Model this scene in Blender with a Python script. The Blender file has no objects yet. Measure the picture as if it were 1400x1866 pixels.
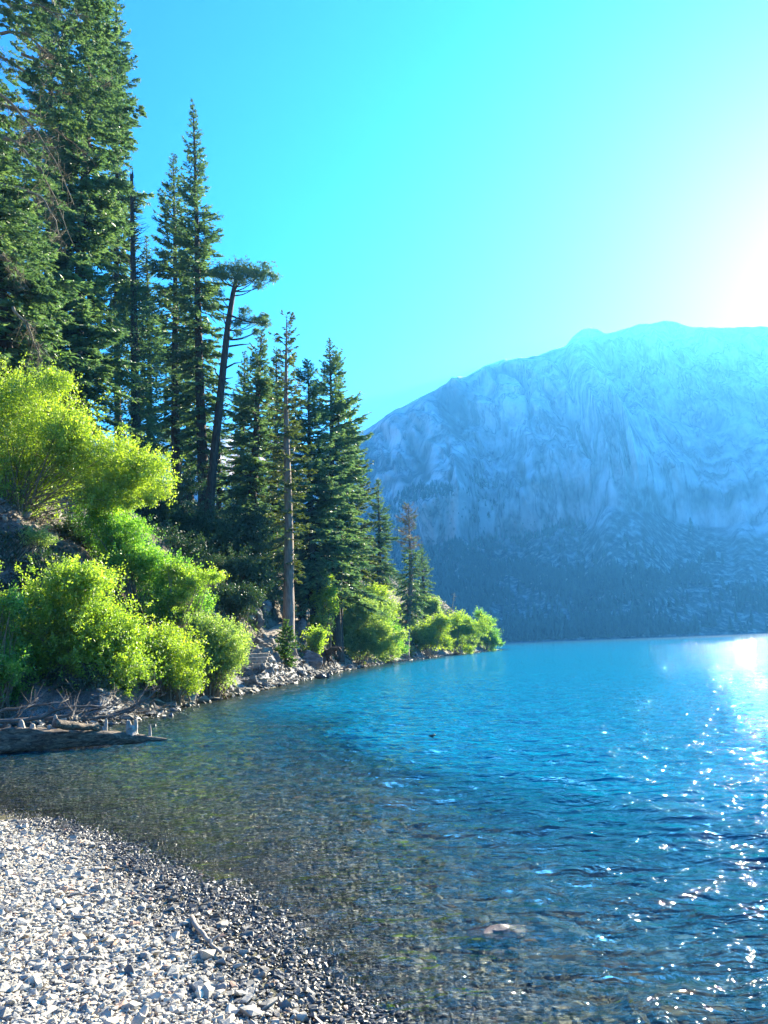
import bpy, bmesh, math
import numpy as np
from mathutils import Vector, Matrix

# ------------------------------------------------------------------ camera, world, sun, exposure
scene = bpy.context.scene
COL = scene.collection
R_ = math.radians
CAM_H, PITCH, ROLL, FPX = 1.7, R_(9.8), R_(2.1), 1402.0      # photo is 1400 x 1866 px, focal length in px
f0 = np.array([0, math.cos(PITCH), math.sin(PITCH)])
u0 = np.array([0, -math.sin(PITCH), math.cos(PITCH)])
X0 = np.array([1.0, 0, 0])
cr = math.cos(ROLL) * X0 - math.sin(ROLL) * u0
cu = math.sin(ROLL) * X0 + math.cos(ROLL) * u0
CAM = np.array([0, 0, CAM_H])

def ray(px, py):
    return f0 * FPX + cr * (px - 700.0) + cu * (933.0 - py)

camd = bpy.data.cameras.new("camera")
cam = bpy.data.objects.new("camera", camd)
COL.objects.link(cam)
camd.sensor_fit = 'VERTICAL'; camd.sensor_height = 36.0; camd.lens = 36.0 * FPX / 1866.0
camd.clip_start = 0.05; camd.clip_end = 12000
m = Matrix(((cr[0], cu[0], -f0[0], 0), (cr[1], cu[1], -f0[1], 0), (cr[2], cu[2], -f0[2], CAM_H), (0, 0, 0, 1)))
cam.matrix_world = m
scene.camera = cam

SD = ray(1592, 470); SD = SD / np.linalg.norm(SD)            # towards the sun, just past the right edge
SUN_EL = math.asin(SD[2]); SUN_AZ = math.atan2(SD[0], SD[1])  # azimuth from +Y towards +X
SUN_STRENGTH = 5.0
SKY_STRENGTH = 0.07
EXPOSURE = 2.9
HAZE_DENSITY = 0.00016
HAZE_COLOR = (0.075, 0.39, 0.95, 1)
HAZE_ANISO = 0.45

world = bpy.data.worlds.new("World"); scene.world = world
world.use_nodes = True
nt = world.node_tree; nt.nodes.clear()
sky = nt.nodes.new('ShaderNodeTexSky'); sky.sky_type = 'NISHITA'
sky.sun_disc = False; sky.sun_elevation = SUN_EL; sky.sun_rotation = SUN_AZ
sky.altitude = 2300; sky.air_density = 1.0; sky.dust_density = 2.5; sky.ozone_density = 2.0
sep = nt.nodes.new('ShaderNodeSeparateColor'); cmb = nt.nodes.new('ShaderNodeCombineColor')   # the picture's vivid cyan grade of the sky
gl0 = nt.nodes.new('ShaderNodeMath'); gl0.operation = 'SUBTRACT'; gl0.inputs[1].default_value = 3.2           # white aureole round the sun
gl0b = nt.nodes.new('ShaderNodeMath'); gl0b.operation = 'MAXIMUM'; gl0b.inputs[1].default_value = 0.0
gl1 = nt.nodes.new('ShaderNodeMath'); gl1.operation = 'POWER'; gl1.inputs[1].default_value = 2.0
gl2 = nt.nodes.new('ShaderNodeMath'); gl2.operation = 'MULTIPLY'; gl2.inputs[1].default_value = 0.009
nt.links.new(sep.outputs[0], gl0.inputs[0]); nt.links.new(gl0.outputs[0], gl0b.inputs[0]); nt.links.new(gl0b.outputs[0], gl1.inputs[0]); nt.links.new(gl1.outputs[0], gl2.inputs[0])
for i_, (off, gain, power) in enumerate(((1.25, 0.29, 1.0), (0.0, 0.42, 1.15), (0.0, 0.95, 0.85))):
    sb_ = nt.nodes.new('ShaderNodeMath'); sb_.operation = 'SUBTRACT'; sb_.inputs[1].default_value = off
    mx_ = nt.nodes.new('ShaderNodeMath'); mx_.operation = 'MAXIMUM'; mx_.inputs[1].default_value = 0.14
    ad_ = nt.nodes.new('ShaderNodeMath'); ad_.operation = 'ADD'
    pw = nt.nodes.new('ShaderNodeMath'); pw.operation = 'POWER'; pw.inputs[1].default_value = power
    ml = nt.nodes.new('ShaderNodeMath'); ml.operation = 'MULTIPLY'; ml.inputs[1].default_value = gain
    nt.links.new(sep.outputs[i_], sb_.inputs[0]); nt.links.new(sb_.outputs[0], mx_.inputs[0]); nt.links.new(mx_.outputs[0], pw.inputs[0])
    nt.links.new(pw.outputs[0], ml.inputs[0]); nt.links.new(ml.outputs[0], ad_.inputs[0]); nt.links.new(gl2.outputs[0], ad_.inputs[1]); nt.links.new(ad_.outputs[0], cmb.inputs[i_])
bg = nt.nodes.new('ShaderNodeBackground'); bg.inputs[1].default_value = SKY_STRENGTH
wo = nt.nodes.new('ShaderNodeOutputWorld')
nt.links.new(sky.outputs[0], sep.inputs[0]); nt.links.new(cmb.outputs[0], bg.inputs[0]); nt.links.new(bg.outputs[0], wo.inputs[0])

sund = bpy.data.lights.new("sun", 'SUN'); sund.energy = SUN_STRENGTH; sund.angle = R_(0.53); sund.color = (1.0, 0.90, 0.70)
sun = bpy.data.objects.new("sun", sund); COL.objects.link(sun)
sun.rotation_euler = Vector(SD).to_track_quat('Z', 'Y').to_euler()

vs = scene.view_settings
scene.display_settings.display_device = 'sRGB'
vs.view_transform = 'Standard'; vs.look = 'None'; vs.exposure = EXPOSURE; vs.gamma = 1.0; vs.use_curve_mapping = False
cy = scene.cycles
cy.max_bounces = 6; cy.diffuse_bounces = 3; cy.glossy_bounces = 3; cy.transmission_bounces = 3
cy.transparent_max_bounces = 8; cy.volume_bounces = 0
cy.caustics_reflective = False; cy.caustics_refractive = False
cy.use_denoising = True
try: cy.denoising_prefilter = 'ACCURATE'
except Exception: pass
cy.sample_clamp_indirect = 6.0

# ------------------------------------------------------------------ numpy noise
_rs = np.random.RandomState(7)
_perm = np.concatenate([_rs.permutation(256)] * 3)
_val = _rs.rand(256) * 2 - 1

def vnoise(x, y, z=0.0):
    x, y, z = np.broadcast_arrays(np.asarray(x, float), np.asarray(y, float), np.asarray(z, float))
    xi, yi, zi = np.floor(x).astype(int), np.floor(y).astype(int), np.floor(z).astype(int)
    xf, yf, zf = x - xi, y - yi, z - zi
    sx, sy, sz = [t * t * t * (t * (t * 6 - 15) + 10) for t in (xf, yf, zf)]
    xi &= 255; yi &= 255; zi &= 255
    def h(i, j, k): return _val[_perm[_perm[_perm[xi + i] + yi + j] + zi + k] & 255]
    def L(a, b, t): return a + (b - a) * t
    return L(L(L(h(0,0,0), h(1,0,0), sx), L(h(0,1,0), h(1,1,0), sx), sy),
             L(L(h(0,0,1), h(1,0,1), sx), L(h(0,1,1), h(1,1,1), sx), sy), sz)

def fbm(x, y, z=0.0, o=4, g=0.5):
    a, s, t = 1.0, 0.0, 0.0
    f = 1.0
    for i in range(o):
        s = s + a * vnoise(np.asarray(x) * f + 17.3 * i, np.asarray(y) * f - 9.1 * i, np.asarray(z) * f + 4.7 * i)
        t += a; a *= g; f *= 2.03
    return s / t

def ridged(x, y, z=0.0, o=4):
    a, s, t, f = 1.0, 0.0, 0.0, 1.0
    for i in range(o):
        s = s + a * (1 - 2 * np.abs(vnoise(np.asarray(x) * f + 31.7 * i, np.asarray(y) * f + 5.3 * i, np.asarray(z) * f)))
        t += a; a *= 0.5; f *= 2.1
    return s / t

def sstep(a, b, x):
    t = np.clip((np.asarray(x, float) - a) / (b - a), 0, 1)
    return t * t * (3 - 2 * t)

# ------------------------------------------------------------------ placing
def at(px, py, Y):
    """world point that stands Y metres ahead, seen at this photo pixel"""
    d = ray(px, py); return CAM + d * (Y / d[1])

def water_pt(px, py, z=0.0):
    d = ray(px, py); return CAM + d * ((z - CAM_H) / d[2])

shore_vis = [(700,1930),(640,1866),(560,1790),(480,1700),(330,1620),(200,1540),(80,1500),(0,1482),(-120,1455),(-260,1420),(-330,1390),
             (-250,1350),(-100,1322),(60,1316),(180,1318),(250,1308),(330,1288),(440,1263),(500,1250),(560,1235),(620,1222),(700,1208),(760,1201),(830,1192),(880,1187),(905,1184)]
SH = [(90,-200),(25,-60),(6,-12),(1.8,1.2)] + [tuple(water_pt(*p)[:2]) for p in shore_vis] + [(22,175),(-5,195),(-80,280),(-300,700),(-700,1300)]
SH = np.array(SH)
POLY = np.vstack([SH, [(-6000, 1300), (-6000, -4000), (90, -4000)]])

def inside(x, y, P=POLY):
    c = np.zeros(np.shape(x), bool)
    n = len(P)
    for i in range(n):
        x1, y1 = P[i]; x2, y2 = P[(i + 1) % n]
        if y1 == y2: continue
        cond = ((y1 > y) != (y2 > y)) & (x < (x2 - x1) * (y - y1) / (y2 - y1) + x1)
        c ^= cond
    return c

def seg_dist(x, y, P):
    best = np.full(np.shape(x), 1e9); par = np.zeros(np.shape(x))
    for i in range(len(P) - 1):
        a = P[i]; b = P[i + 1]; ab = b - a; L = (ab ** 2).sum()
        t = np.clip(((x - a[0]) * ab[0] + (y - a[1]) * ab[1]) / L, 0, 1)
        d = np.hypot(x - a[0] - t * ab[0], y - a[1] - t * ab[1])
        w = d < best
        best = np.where(w, d, best); par = np.where(w, i + t, par)
    return best, par

def shore_d(x, y):
    d, _ = seg_dist(x, y, SH)
    return np.where(inside(x, y), d, -d)

path_px = [(455,1240),(458,1222),(466,1200),(480,1168),(505,1146),(540,1127),(575,1110),(606,1099)]
PATH = np.array([(900.0, -900, 0), (901, -900, 0)])            # set below, once the natural slope is known

def H(x, y):
    x = np.asarray(x, float); y = np.asarray(y, float)
    sh = x.shape; x = x.ravel(); y = y.ravel()
    d = shore_d(x, y)
    d = d + 0.25 * fbm(x * 0.9, y * 0.9, o=3) * sstep(8, 16, y) + 0.12 * fbm(x * 1.7, y * 1.7, o=2) * sstep(16, 6, y)
    dp = np.maximum(d, 0); dn = np.maximum(-d, 0)
    w = sstep(10.5, 16.5, y)                                   # 0 beach .. 1 hillside
    beach = 0.085 * dp + 0.02 * np.maximum(dp - 6, 0)
    strip = 0.7 + 0.5 * fbm(y * 0.08, x * 0.02 + 3)
    q = np.maximum(dp - strip, 0)
    hill = 0.16 * np.minimum(dp, strip) + 1.02 * np.minimum(q, 9) + 0.72 * np.clip(q - 9, 0, 11) + 0.22 * np.clip(q - 20, 0, 150)
    rough = np.minimum(q, 6) / 6
    hill = hill + rough * (1.0 * fbm(x * 0.16, y * 0.16, o=4) + 0.25 * fbm(x * 0.8 + 9, y * 0.8, o=3))
    h = beach * (1 - w) + hill * w
    shelf = 4.4 + 4.5 * sstep(0.5, -3.0, x)
    bed = -((0.055 + 0.085 * sstep(-0.8, 1.8, x)) * np.minimum(dn, shelf) + 0.55 * np.maximum(dn - shelf, 0))
    bedh = -(0.16 * np.minimum(dn, 2.4) + 0.6 * np.maximum(dn - 2.4, 0))
    wb = sstep(17, 26, y); b = np.maximum(bed * (1 - wb) + bedh * wb, -25) + 0.03 * fbm(x * 2, y * 2) * np.minimum(dn, 1)
    h = np.where(d > 0, h, b)
    near = (np.abs(y - 55) < 35) & (np.abs(x + 6) < 16)
    if near.any():                                             # the trail is cut into the slope
        pd, pt = seg_dist(x[near], y[near], PATH[:, :2])
        pz = np.interp(pt, np.arange(len(PATH)), PATH[:, 2])
        wt = np.exp(-(np.maximum(pd - 0.45, 0) / 0.55) ** 2)
        hn = h[near]; h[near] = hn * (1 - wt) + pz * wt
    return h.reshape(sh)

def ground(x, y): return float(H(np.array([x]), np.array([y]))[0])

def hit(px, py, y0=3.0, y1=260.0):
    """where the sight line of this pixel meets the terrain"""
    d = ray(px, py); Y = np.geomspace(y0, y1, 4000)
    P = CAM[None] + d[None] * (Y / d[1])[:, None]
    below = P[:, 2] < np.maximum(H(P[:, 0], P[:, 1]), 0.0)
    i = int(np.argmax(below)) if below.any() else len(Y) - 1
    return P[i]

PATH = np.array([hit(*p) for p in path_px]); PATH[:, 2] = np.sort(PATH[:, 2])

def on_ground(px, Y, dz=0.0):
    """ground point in the direction of photo column px (read at the horizon row), Y metres ahead"""
    p = at(px, 1150, Y); return np.array([p[0], p[1], ground(p[0], p[1]) + dz])

# ------------------------------------------------------------------ object helpers
def mesh_obj(name, V, F, mat, parent=None, tone=None, smooth=False, attrs=None):
    V = np.asarray(V, np.float32).reshape(-1, 3)
    if parent is not None: V = V - np.array(parent.location, np.float32)
    if not isinstance(F, (list, tuple)): F = [F]
    F = [np.asarray(f, np.int32) for f in F if len(f)]
    me = bpy.data.meshes.new(name)
    me.vertices.add(len(V)); me.vertices.foreach_set('co', V.ravel())
    nl = sum(f.size for f in F); npoly = sum(len(f) for f in F)
    me.loops.add(nl); me.polygons.add(npoly)
    me.loops.foreach_set('vertex_index', np.concatenate([f.ravel() for f in F]))
    tot = np.concatenate([np.full(len(f), f.shape[1], np.int32) for f in F])
    st = np.concatenate([[0], np.cumsum(tot)[:-1]]).astype(np.int32)
    me.polygons.foreach_set('loop_start', st)
    try: me.polygons.foreach_set('loop_total', tot)
    except Exception: pass
    me.polygons.foreach_set('use_smooth', np.full(npoly, bool(smooth), dtype=bool))
    me.update(calc_edges=True)
    if tone is not None:
        a = me.attributes.new('tone', 'FLOAT', 'FACE'); a.data.foreach_set('value', np.ascontiguousarray(tone, np.float32).ravel())
    for k, v in (attrs or {}).items():
        a = me.attributes.new(k, 'FLOAT', 'POINT'); a.data.foreach_set('value', np.ascontiguousarray(v, np.float32).ravel())
    if mat: me.materials.append(mat)
    o = bpy.data.objects.new(name, me); COL.objects.link(o)
    if parent is not None: o.parent = parent
    return o

def tag(o, label=None, cat=None, group=None, kind=None):
    if label: o['label'] = label
    if cat: o['category'] = cat
    if group: o['group'] = group
    if kind: o['kind'] = kind
    return o

def thing(name, label, cat, loc, group=None):
    o = bpy.data.objects.new(name, None); COL.objects.link(o)
    o.location = Vector([float(v) for v in loc]); o.empty_display_size = 0.3
    return tag(o, label, cat, group)

def grid_faces(nu, nv, wrap=False):
    i = np.arange(nu - 1)[:, None]; j = np.arange(nv if wrap else nv - 1)[None]
    a = i * nv + j; b = i * nv + (j + 1) % nv
    return np.stack([a, b, b + nv, a + nv], -1).reshape(-1, 4)

def unit(v): return v / np.maximum(np.linalg.norm(v, axis=-1, keepdims=True), 1e-9)

class Buf:
    """collects pieces of one mesh"""
    def __init__(s): s.V = []; s.Q = []; s.T = []; s.tq = []; s.tt = []; s.n = 0
    def add(s, V, Q=None, T=None, tone=None):
        V = np.asarray(V, float).reshape(-1, 3)
        if Q is not None and len(Q):
            s.Q.append(np.asarray(Q) + s.n); s.tq.append(np.broadcast_to(0.5 if tone is None else tone, (len(Q),)))
        if T is not None and len(T):
            s.T.append(np.asarray(T) + s.n); s.tt.append(np.broadcast_to(0.5 if tone is None else tone, (len(T),)))
        s.V.append(V); s.n += len(V)
    def build(s, name, mat, parent=None, smooth=False):
        F = []; t = []
        if s.Q: F.append(np.concatenate(s.Q)); t += s.tq
        if s.T: F.append(np.concatenate(s.T)); t += s.tt
        return mesh_obj(name, np.concatenate(s.V), F, mat, parent, np.concatenate(t), smooth)

def tube(buf, P, rad, sides=8, rng=None, wob=0.0, tone=None, cap=True):
    P = np.asarray(P, float); n = len(P)
    rad = np.broadcast_to(rad, (n,)).astype(float)
    T = unit(np.gradient(P, axis=0))
    ref = np.array([0.31, 0.87, 0.21]) if abs(T[0][2]) > 0.6 else np.array([0.05, 0.1, 1.0])
    A = unit(np.cross(T, ref)); B = np.cross(T, A)
    th = np.linspace(0, 2 * np.pi, sides, endpoint=False)
    rr = rad[:, None] * np.ones((n, sides))
    if wob and rng is not None: rr = rr * (1 + wob * rng.uniform(-1, 1, (n, sides)))
    V = P[:, None] + rr[..., None] * (np.cos(th)[None, :, None] * A[:, None] + np.sin(th)[None, :, None] * B[:, None])
    V = V.reshape(-1, 3); Q = grid_faces(n, sides, True)
    T_ = None
    if cap:
        V = np.vstack([V, P[-1] + T[-1] * rad[-1] * 0.3, P[0]])
        k = np.arange(sides); e = (n - 1) * sides
        T_ = np.vstack([np.stack([e + k, e + (k + 1) % sides, np.full(sides, n * sides)], 1),
                        np.stack([(k + 1) % sides, k, np.full(sides, n * sides + 1)], 1)])
    buf.add(V, Q, T_, tone)

def multi_tubes(buf, P, rad, sides=3, tone=None):
    """many thin limbs at once: P (m,n,3), rad (m,n)"""
    mN, n = P.shape[:2]
    T = unit(np.gradient(P, axis=1))
    ref = np.array([0.2, 0.3, 1.0]); A = unit(np.cross(T, ref)); B = np.cross(T, A)
    th = np.linspace(0, 2 * np.pi, sides, endpoint=False)
    V = P[:, :, None] + rad[:, :, None, None] * (np.cos(th)[None, None, :, None] * A[:, :, None] + np.sin(th)[None, None, :, None] * B[:, :, None])
    q = grid_faces(n, sides, True)
    Q = (np.arange(mN)[:, None, None] * (n * sides) + q[None]).reshape(-1, 4)
    t = None if tone is None else np.repeat(tone, len(q))
    buf.add(V.reshape(-1, 3), Q, None, t)

def kites(buf, base, dirn, length, width, rng, tone, flat=0.0, mid=0.45):
    """needle sprays and leaves: one four-cornered blade each; flat=1 keeps them horizontal"""
    n = len(base); dirn = unit(dirn)
    rv = rng.normal(size=(n, 3)); rv[:, 2] += flat * 3
    up = unit(rv)
    side = unit(np.cross(dirn, up)); nrm = np.cross(side, dirn)
    L = np.asarray(length)[:, None]; W = np.asarray(width)[:, None]
    m_ = base + dirn * L * mid
    V = np.stack([base, m_ + side * W * 0.5 + nrm * W * 0.12, base + dirn * L, m_ - side * W * 0.5 + nrm * W * 0.12], 1)
    Q = np.arange(n * 4).reshape(n, 4)
    buf.add(V.reshape(-1, 3), Q, None, tone)

# ------------------------------------------------------------------ materials
def new_mat(name):
    mt = bpy.data.materials.new(name); mt.use_nodes = True
    t = mt.node_tree; t.nodes.clear()
    out = t.nodes.new('ShaderNodeOutputMaterial')
    return mt, t, out

def N(t, typ, **kw):
    n = t.nodes.new(typ)
    for k, v in kw.items(): setattr(n, k, v)
    return n

def ramp(t, fac, stops):
    r = N(t, 'ShaderNodeValToRGB'); e = r.color_ramp.elements
    while len(e) > 1: e.remove(e[-1])
    e[0].position = stops[0][0]; e[0].color = (*stops[0][1], 1)
    for p, c in stops[1:]:
        k = e.new(p); k.color = (*c, 1)
    t.links.new(fac, r.inputs[0]); return r.outputs[0]

def mixc(t, fac, a, b, mode='MIX'):
    mx = N(t, 'ShaderNodeMix', data_type='RGBA', blend_type=mode)
    for sock, v in ((mx.inputs[0], fac), (mx.inputs[6], a), (mx.inputs[7], b)):
        if hasattr(v, 'is_linked') or hasattr(v, 'links'): t.links.new(v, sock)
        elif isinstance(v, (int, float)): sock.default_value = v
        else: sock.default_value = (*v, 1)
    return mx.outputs[2]

def mathn(t, op, a, b=None, clamp=False):
    n = N(t, 'ShaderNodeMath', operation=op, use_clamp=clamp)
    for i, v in enumerate((a, b)):
        if v is None: continue
        if hasattr(v, 'links'): t.links.new(v, n.inputs[i])
        else: n.inputs[i].default_value = v
    return n.outputs[0]

def noise(t, scale, detail=4, rough=0.55, vec=None, dist=0.0):
    n = N(t, 'ShaderNodeTexNoise'); n.inputs['Scale'].default_value = scale; n.inputs['Detail'].default_value = detail
    n.inputs['Roughness'].default_value = rough; n.inputs['Distortion'].default_value = dist
    if vec is not None: t.links.new(vec, n.inputs['Vector'])
    return n.outputs[0]

def wpos(t, scale=(1, 1, 1)):
    g = N(t, 'ShaderNodeNewGeometry'); mp = N(t, 'ShaderNodeMapping'); mp.inputs['Scale'].default_value = scale
    t.links.new(g.outputs['Position'], mp.inputs['Vector']); return mp.outputs[0]

def attr(t, name):
    a = N(t, 'ShaderNodeAttribute', attribute_name=name); return a.outputs['Fac']

def leaf_mat(name, dark, mid, light, trans=0.45, tcol=(1.22, 1.27, 0.42), gloss=0.06):
    mt, t, out = new_mat(name)
    tone = attr(t, 'tone')
    big = noise(t, 0.35, 2, vec=wpos(t))
    f = mathn(t, 'ADD', mathn(t, 'MULTIPLY', tone, 0.75), mathn(t, 'MULTIPLY', mathn(t, 'SUBTRACT', big, 0.35), 0.8), True)
    c = ramp(t, f, [(0.0, dark), (0.5, mid), (1.0, light)])
    df = N(t, 'ShaderNodeBsdfDiffuse'); tr = N(t, 'ShaderNodeBsdfTranslucent'); gl = N(t, 'ShaderNodeBsdfGlossy')
    gl.inputs['Roughness'].default_value = 0.45
    t.links.new(c, df.inputs[0])
    t.links.new(mixc(t, 1.0, c, tcol, 'MULTIPLY'), tr.inputs[0])
    m1 = N(t, 'ShaderNodeMixShader'); m1.inputs[0].default_value = trans
    t.links.new(df.outputs[0], m1.inputs[1]); t.links.new(tr.outputs[0], m1.inputs[2])
    m2 = N(t, 'ShaderNodeMixShader'); m2.inputs[0].default_value = gloss
    t.links.new(m1.outputs[0], m2.inputs[1]); t.links.new(gl.outputs[0], m2.inputs[2])
    t.links.new(m2.outputs[0], out.inputs[0]); return mt

def solid_mat(name, stops, scale=(6, 6, 6), rough=0.85, bump=0.3, bscale=1.0, spec=0.3, bdist=0.02, usetone=0.0):
    mt, t, out = new_mat(name)
    v = wpos(t, scale); n1 = noise(t, 1.0, 6, 0.65, v, 0.4)
    f = n1
    if usetone: f = mathn(t, 'ADD', mathn(t, 'MULTIPLY', n1, 1 - usetone), mathn(t, 'MULTIPLY', attr(t, 'tone'), usetone))
    c = ramp(t, f, stops)
    p = N(t, 'ShaderNodeBsdfPrincipled'); p.inputs['Roughness'].default_value = rough; p.inputs['Specular IOR Level'].default_value = spec
    t.links.new(c, p.inputs['Base Color'])
    b = N(t, 'ShaderNodeBump'); b.inputs['Strength'].default_value = bump; b.inputs['Distance'].default_value = bdist
    t.links.new(noise(t, 2.0 * bscale, 8, 0.7, v), b.inputs['Height']); t.links.new(b.outputs[0], p.inputs['Normal'])
    t.links.new(p.outputs[0], out.inputs[0]); return mt

M = {}
M['fir'] = leaf_mat('fir_needles', (0.035, 0.078, 0.052), (0.115, 0.20, 0.105), (0.30, 0.39, 0.17), 0.40, (1.1, 1.25, 0.6))
M['fir_warm'] = leaf_mat('pine_needles_warm', (0.03, 0.05, 0.02), (0.085, 0.12, 0.035), (0.20, 0.22, 0.07), 0.35)
M['fir_dead'] = leaf_mat('dead_needles', (0.10, 0.085, 0.05), (0.22, 0.18, 0.11), (0.38, 0.31, 0.2), 0.2, (1.1, 1.0, 0.7))
M['sapling'] = leaf_mat('sapling_needles', (0.03, 0.09, 0.03), (0.09, 0.20, 0.04), (0.25, 0.33, 0.06), 0.4)
M['lime'] = leaf_mat('lime_leaves', (0.04, 0.105, 0.02), (0.235, 0.375, 0.045), (0.54, 0.66, 0.10), 0.55)
M['yellow'] = leaf_mat('yellow_leaves', (0.05, 0.11, 0.02), (0.25, 0.37, 0.045), (0.55, 0.66, 0.10), 0.55)
M['green'] = leaf_mat('green_leaves', (0.03, 0.10, 0.025), (0.14, 0.34, 0.05), (0.40, 0.60, 0.11), 0.55)
M['pale'] = leaf_mat('pale_leaves', (0.06, 0.12, 0.04), (0.24, 0.36, 0.10), (0.50, 0.58, 0.22), 0.5)
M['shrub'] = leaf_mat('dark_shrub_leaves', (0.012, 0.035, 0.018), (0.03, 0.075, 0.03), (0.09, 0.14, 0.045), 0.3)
M['bark'] = solid_mat('bark', [(0.25, (0.08, 0.06, 0.05)), (0.5, (0.24, 0.18, 0.145)), (0.75, (0.40, 0.32, 0.26))], (9, 9, 1.6), 0.9, 0.9, bdist=0.06)
M['bark_dark'] = solid_mat('dark_bark', [(0.25, (0.025, 0.02, 0.018)), (0.55, (0.08, 0.058, 0.045)), (0.8, (0.16, 0.12, 0.09))], (9, 9, 1.6), 0.9, 0.9, bdist=0.06)
M['stem'] = solid_mat('stem_wood', [(0.3, (0.10, 0.08, 0.05)), (0.7, (0.30, 0.25, 0.17))], (8, 8, 3), 0.85, 0.3)
M['drift'] = solid_mat('grey_driftwood', [(0.25, (0.05, 0.042, 0.035)), (0.55, (0.15, 0.125, 0.10)), (0.8, (0.30, 0.26, 0.21))], (7, 7, 3), 0.85, 0.5)
M['deadwood'] = solid_mat('bleached_wood', [(0.25, (0.16, 0.13, 0.10)), (0.55, (0.36, 0.31, 0.25)), (0.8, (0.58, 0.53, 0.45))], (7, 7, 3), 0.85, 0.5)

def log_material():
    mt, t, out = new_mat('weathered_log')
    tc = N(t, 'ShaderNodeTexCoord'); mp = N(t, 'ShaderNodeMapping'); mp.inputs['Scale'].default_value = (1.6, 16, 16)
    t.links.new(tc.outputs['Object'], mp.inputs[0])
    n1 = noise(t, 1.0, 8, 0.7, mp.outputs[0], 1.2)
    c = ramp(t, n1, [(0.36, (0.025, 0.017, 0.012)), (0.47, (0.11, 0.078, 0.05)), (0.60, (0.25, 0.185, 0.12)), (0.77, (0.52, 0.43, 0.31))])
    p = N(t, 'ShaderNodeBsdfPrincipled'); p.inputs['Roughness'].default_value = 0.8
    t.links.new(c, p.inputs['Base Color'])
    b = N(t, 'ShaderNodeBump'); b.inputs['Strength'].default_value = 1.0; b.inputs['Distance'].default_value = 0.04
    t.links.new(n1, b.inputs['Height']); t.links.new(b.outputs[0], p.inputs['Normal'])
    t.links.new(p.outputs[0], out.inputs[0]); return mt
M['log'] = log_material()

def stone_material(name, wet=True, base=1.0):
    mt, t, out = new_mat(name)
    tone = attr(t, 'tone')
    c = ramp(t, tone, [(0.0, (0.10*base, 0.105*base, 0.11*base)), (0.3, (0.24*base, 0.235*base, 0.215*base)), (0.62, (0.42*base, 0.385*base, 0.31*base)), (0.88, (0.55*base, 0.50*base, 0.39*base)), (0.93, (0.40*base, 0.29*base, 0.20*base)), (1.0, (0.44*base, 0.26*base, 0.19*base))])
    n1 = noise(t, 9.0, 6, 0.65, wpos(t, (1, 1, 2.5)), 0.6)
    c = mixc(t, 1.0, c, ramp(t, n1, [(0.3, (0.72, 0.72, 0.74)), (0.7, (1.16, 1.08, 0.96))]), 'MULTIPLY')
    p = N(t, 'ShaderNodeBsdfPrincipled'); p.inputs['Specular IOR Level'].default_value = 0.35
    if wet:
        g = N(t, 'ShaderNodeNewGeometry'); sx = N(t, 'ShaderNodeSeparateXYZ'); t.links.new(g.outputs['Position'], sx.inputs[0])
        zz = mathn(t, 'ADD', sx.outputs[2], mathn(t, 'MULTIPLY', mathn(t, 'SUBTRACT', noise(t, 2.2, 3), 0.5), 0.09))
        mr = N(t, 'ShaderNodeMapRange'); mr.inputs[1].default_value = 0.055; mr.inputs[2].default_value = 0.02; t.links.new(zz, mr.inputs[0])
        wetf = mr.outputs[0]                                   # stones the waves keep wet
        c = mixc(t, wetf, c, mixc(t, 1.0, c, (0.30, 0.30, 0.32), 'MULTIPLY'))
        mr2 = N(t, 'ShaderNodeMapRange'); mr2.inputs[1].default_value = 0.0; mr2.inputs[2].default_value = -0.1; t.links.new(sx.outputs[2], mr2.inputs[0])
        c = mixc(t, mr2.outputs[0], c, mixc(t, 1.0, c, (2.7, 2.8, 2.3), 'MULTIPLY'))   # algae tint under water, plus lighter colour in place of light the surface blocks
        t.links.new(mathn(t, 'SUBTRACT', 0.85, mathn(t, 'MULTIPLY', wetf, 0.45)), p.inputs['Roughness'])
        t.links.new(mathn(t, 'MULTIPLY', 0.35, mathn(t, 'SUBTRACT', 1.0, mr2.outputs[0])), p.inputs['Specular IOR Level'])
    else: p.inputs['Roughness'].default_value = 0.85
    t.links.new(c, p.inputs['Base Color'])
    b = N(t, 'ShaderNodeBump'); b.inputs['Strength'].default_value = 0.5; b.inputs['Distance'].default_value = 0.01
    t.links.new(noise(t, 40, 5, 0.6, wpos(t)), b.inputs['Height']); t.links.new(b.outputs[0], p.inputs['Normal'])
    t.links.new(p.outputs[0], out.inputs[0]); return mt
M['stone'] = stone_material('shale_stone', base=1.25)
M['rubble'] = stone_material('bank_rubble', base=0.62)
M['rock'] = solid_mat('grey_rock', [(0.28, (0.05, 0.05, 0.052)), (0.5, (0.15, 0.147, 0.142)), (0.75, (0.32, 0.31, 0.29))], (2.2, 2.2, 3.5), 0.85, 1.0, bdist=0.10)
M['rock_wet'] = solid_mat('dark_wet_rock', [(0.3, (0.03, 0.03, 0.033)), (0.7, (0.10, 0.10, 0.10))], (4, 4, 4), 0.4, 0.6)
M['rock_pink'] = solid_mat('rusty_slab', [(0.3, (0.08, 0.055, 0.05)), (0.7, (0.17, 0.12, 0.11))], (4, 4, 4), 0.5, 0.5)

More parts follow.
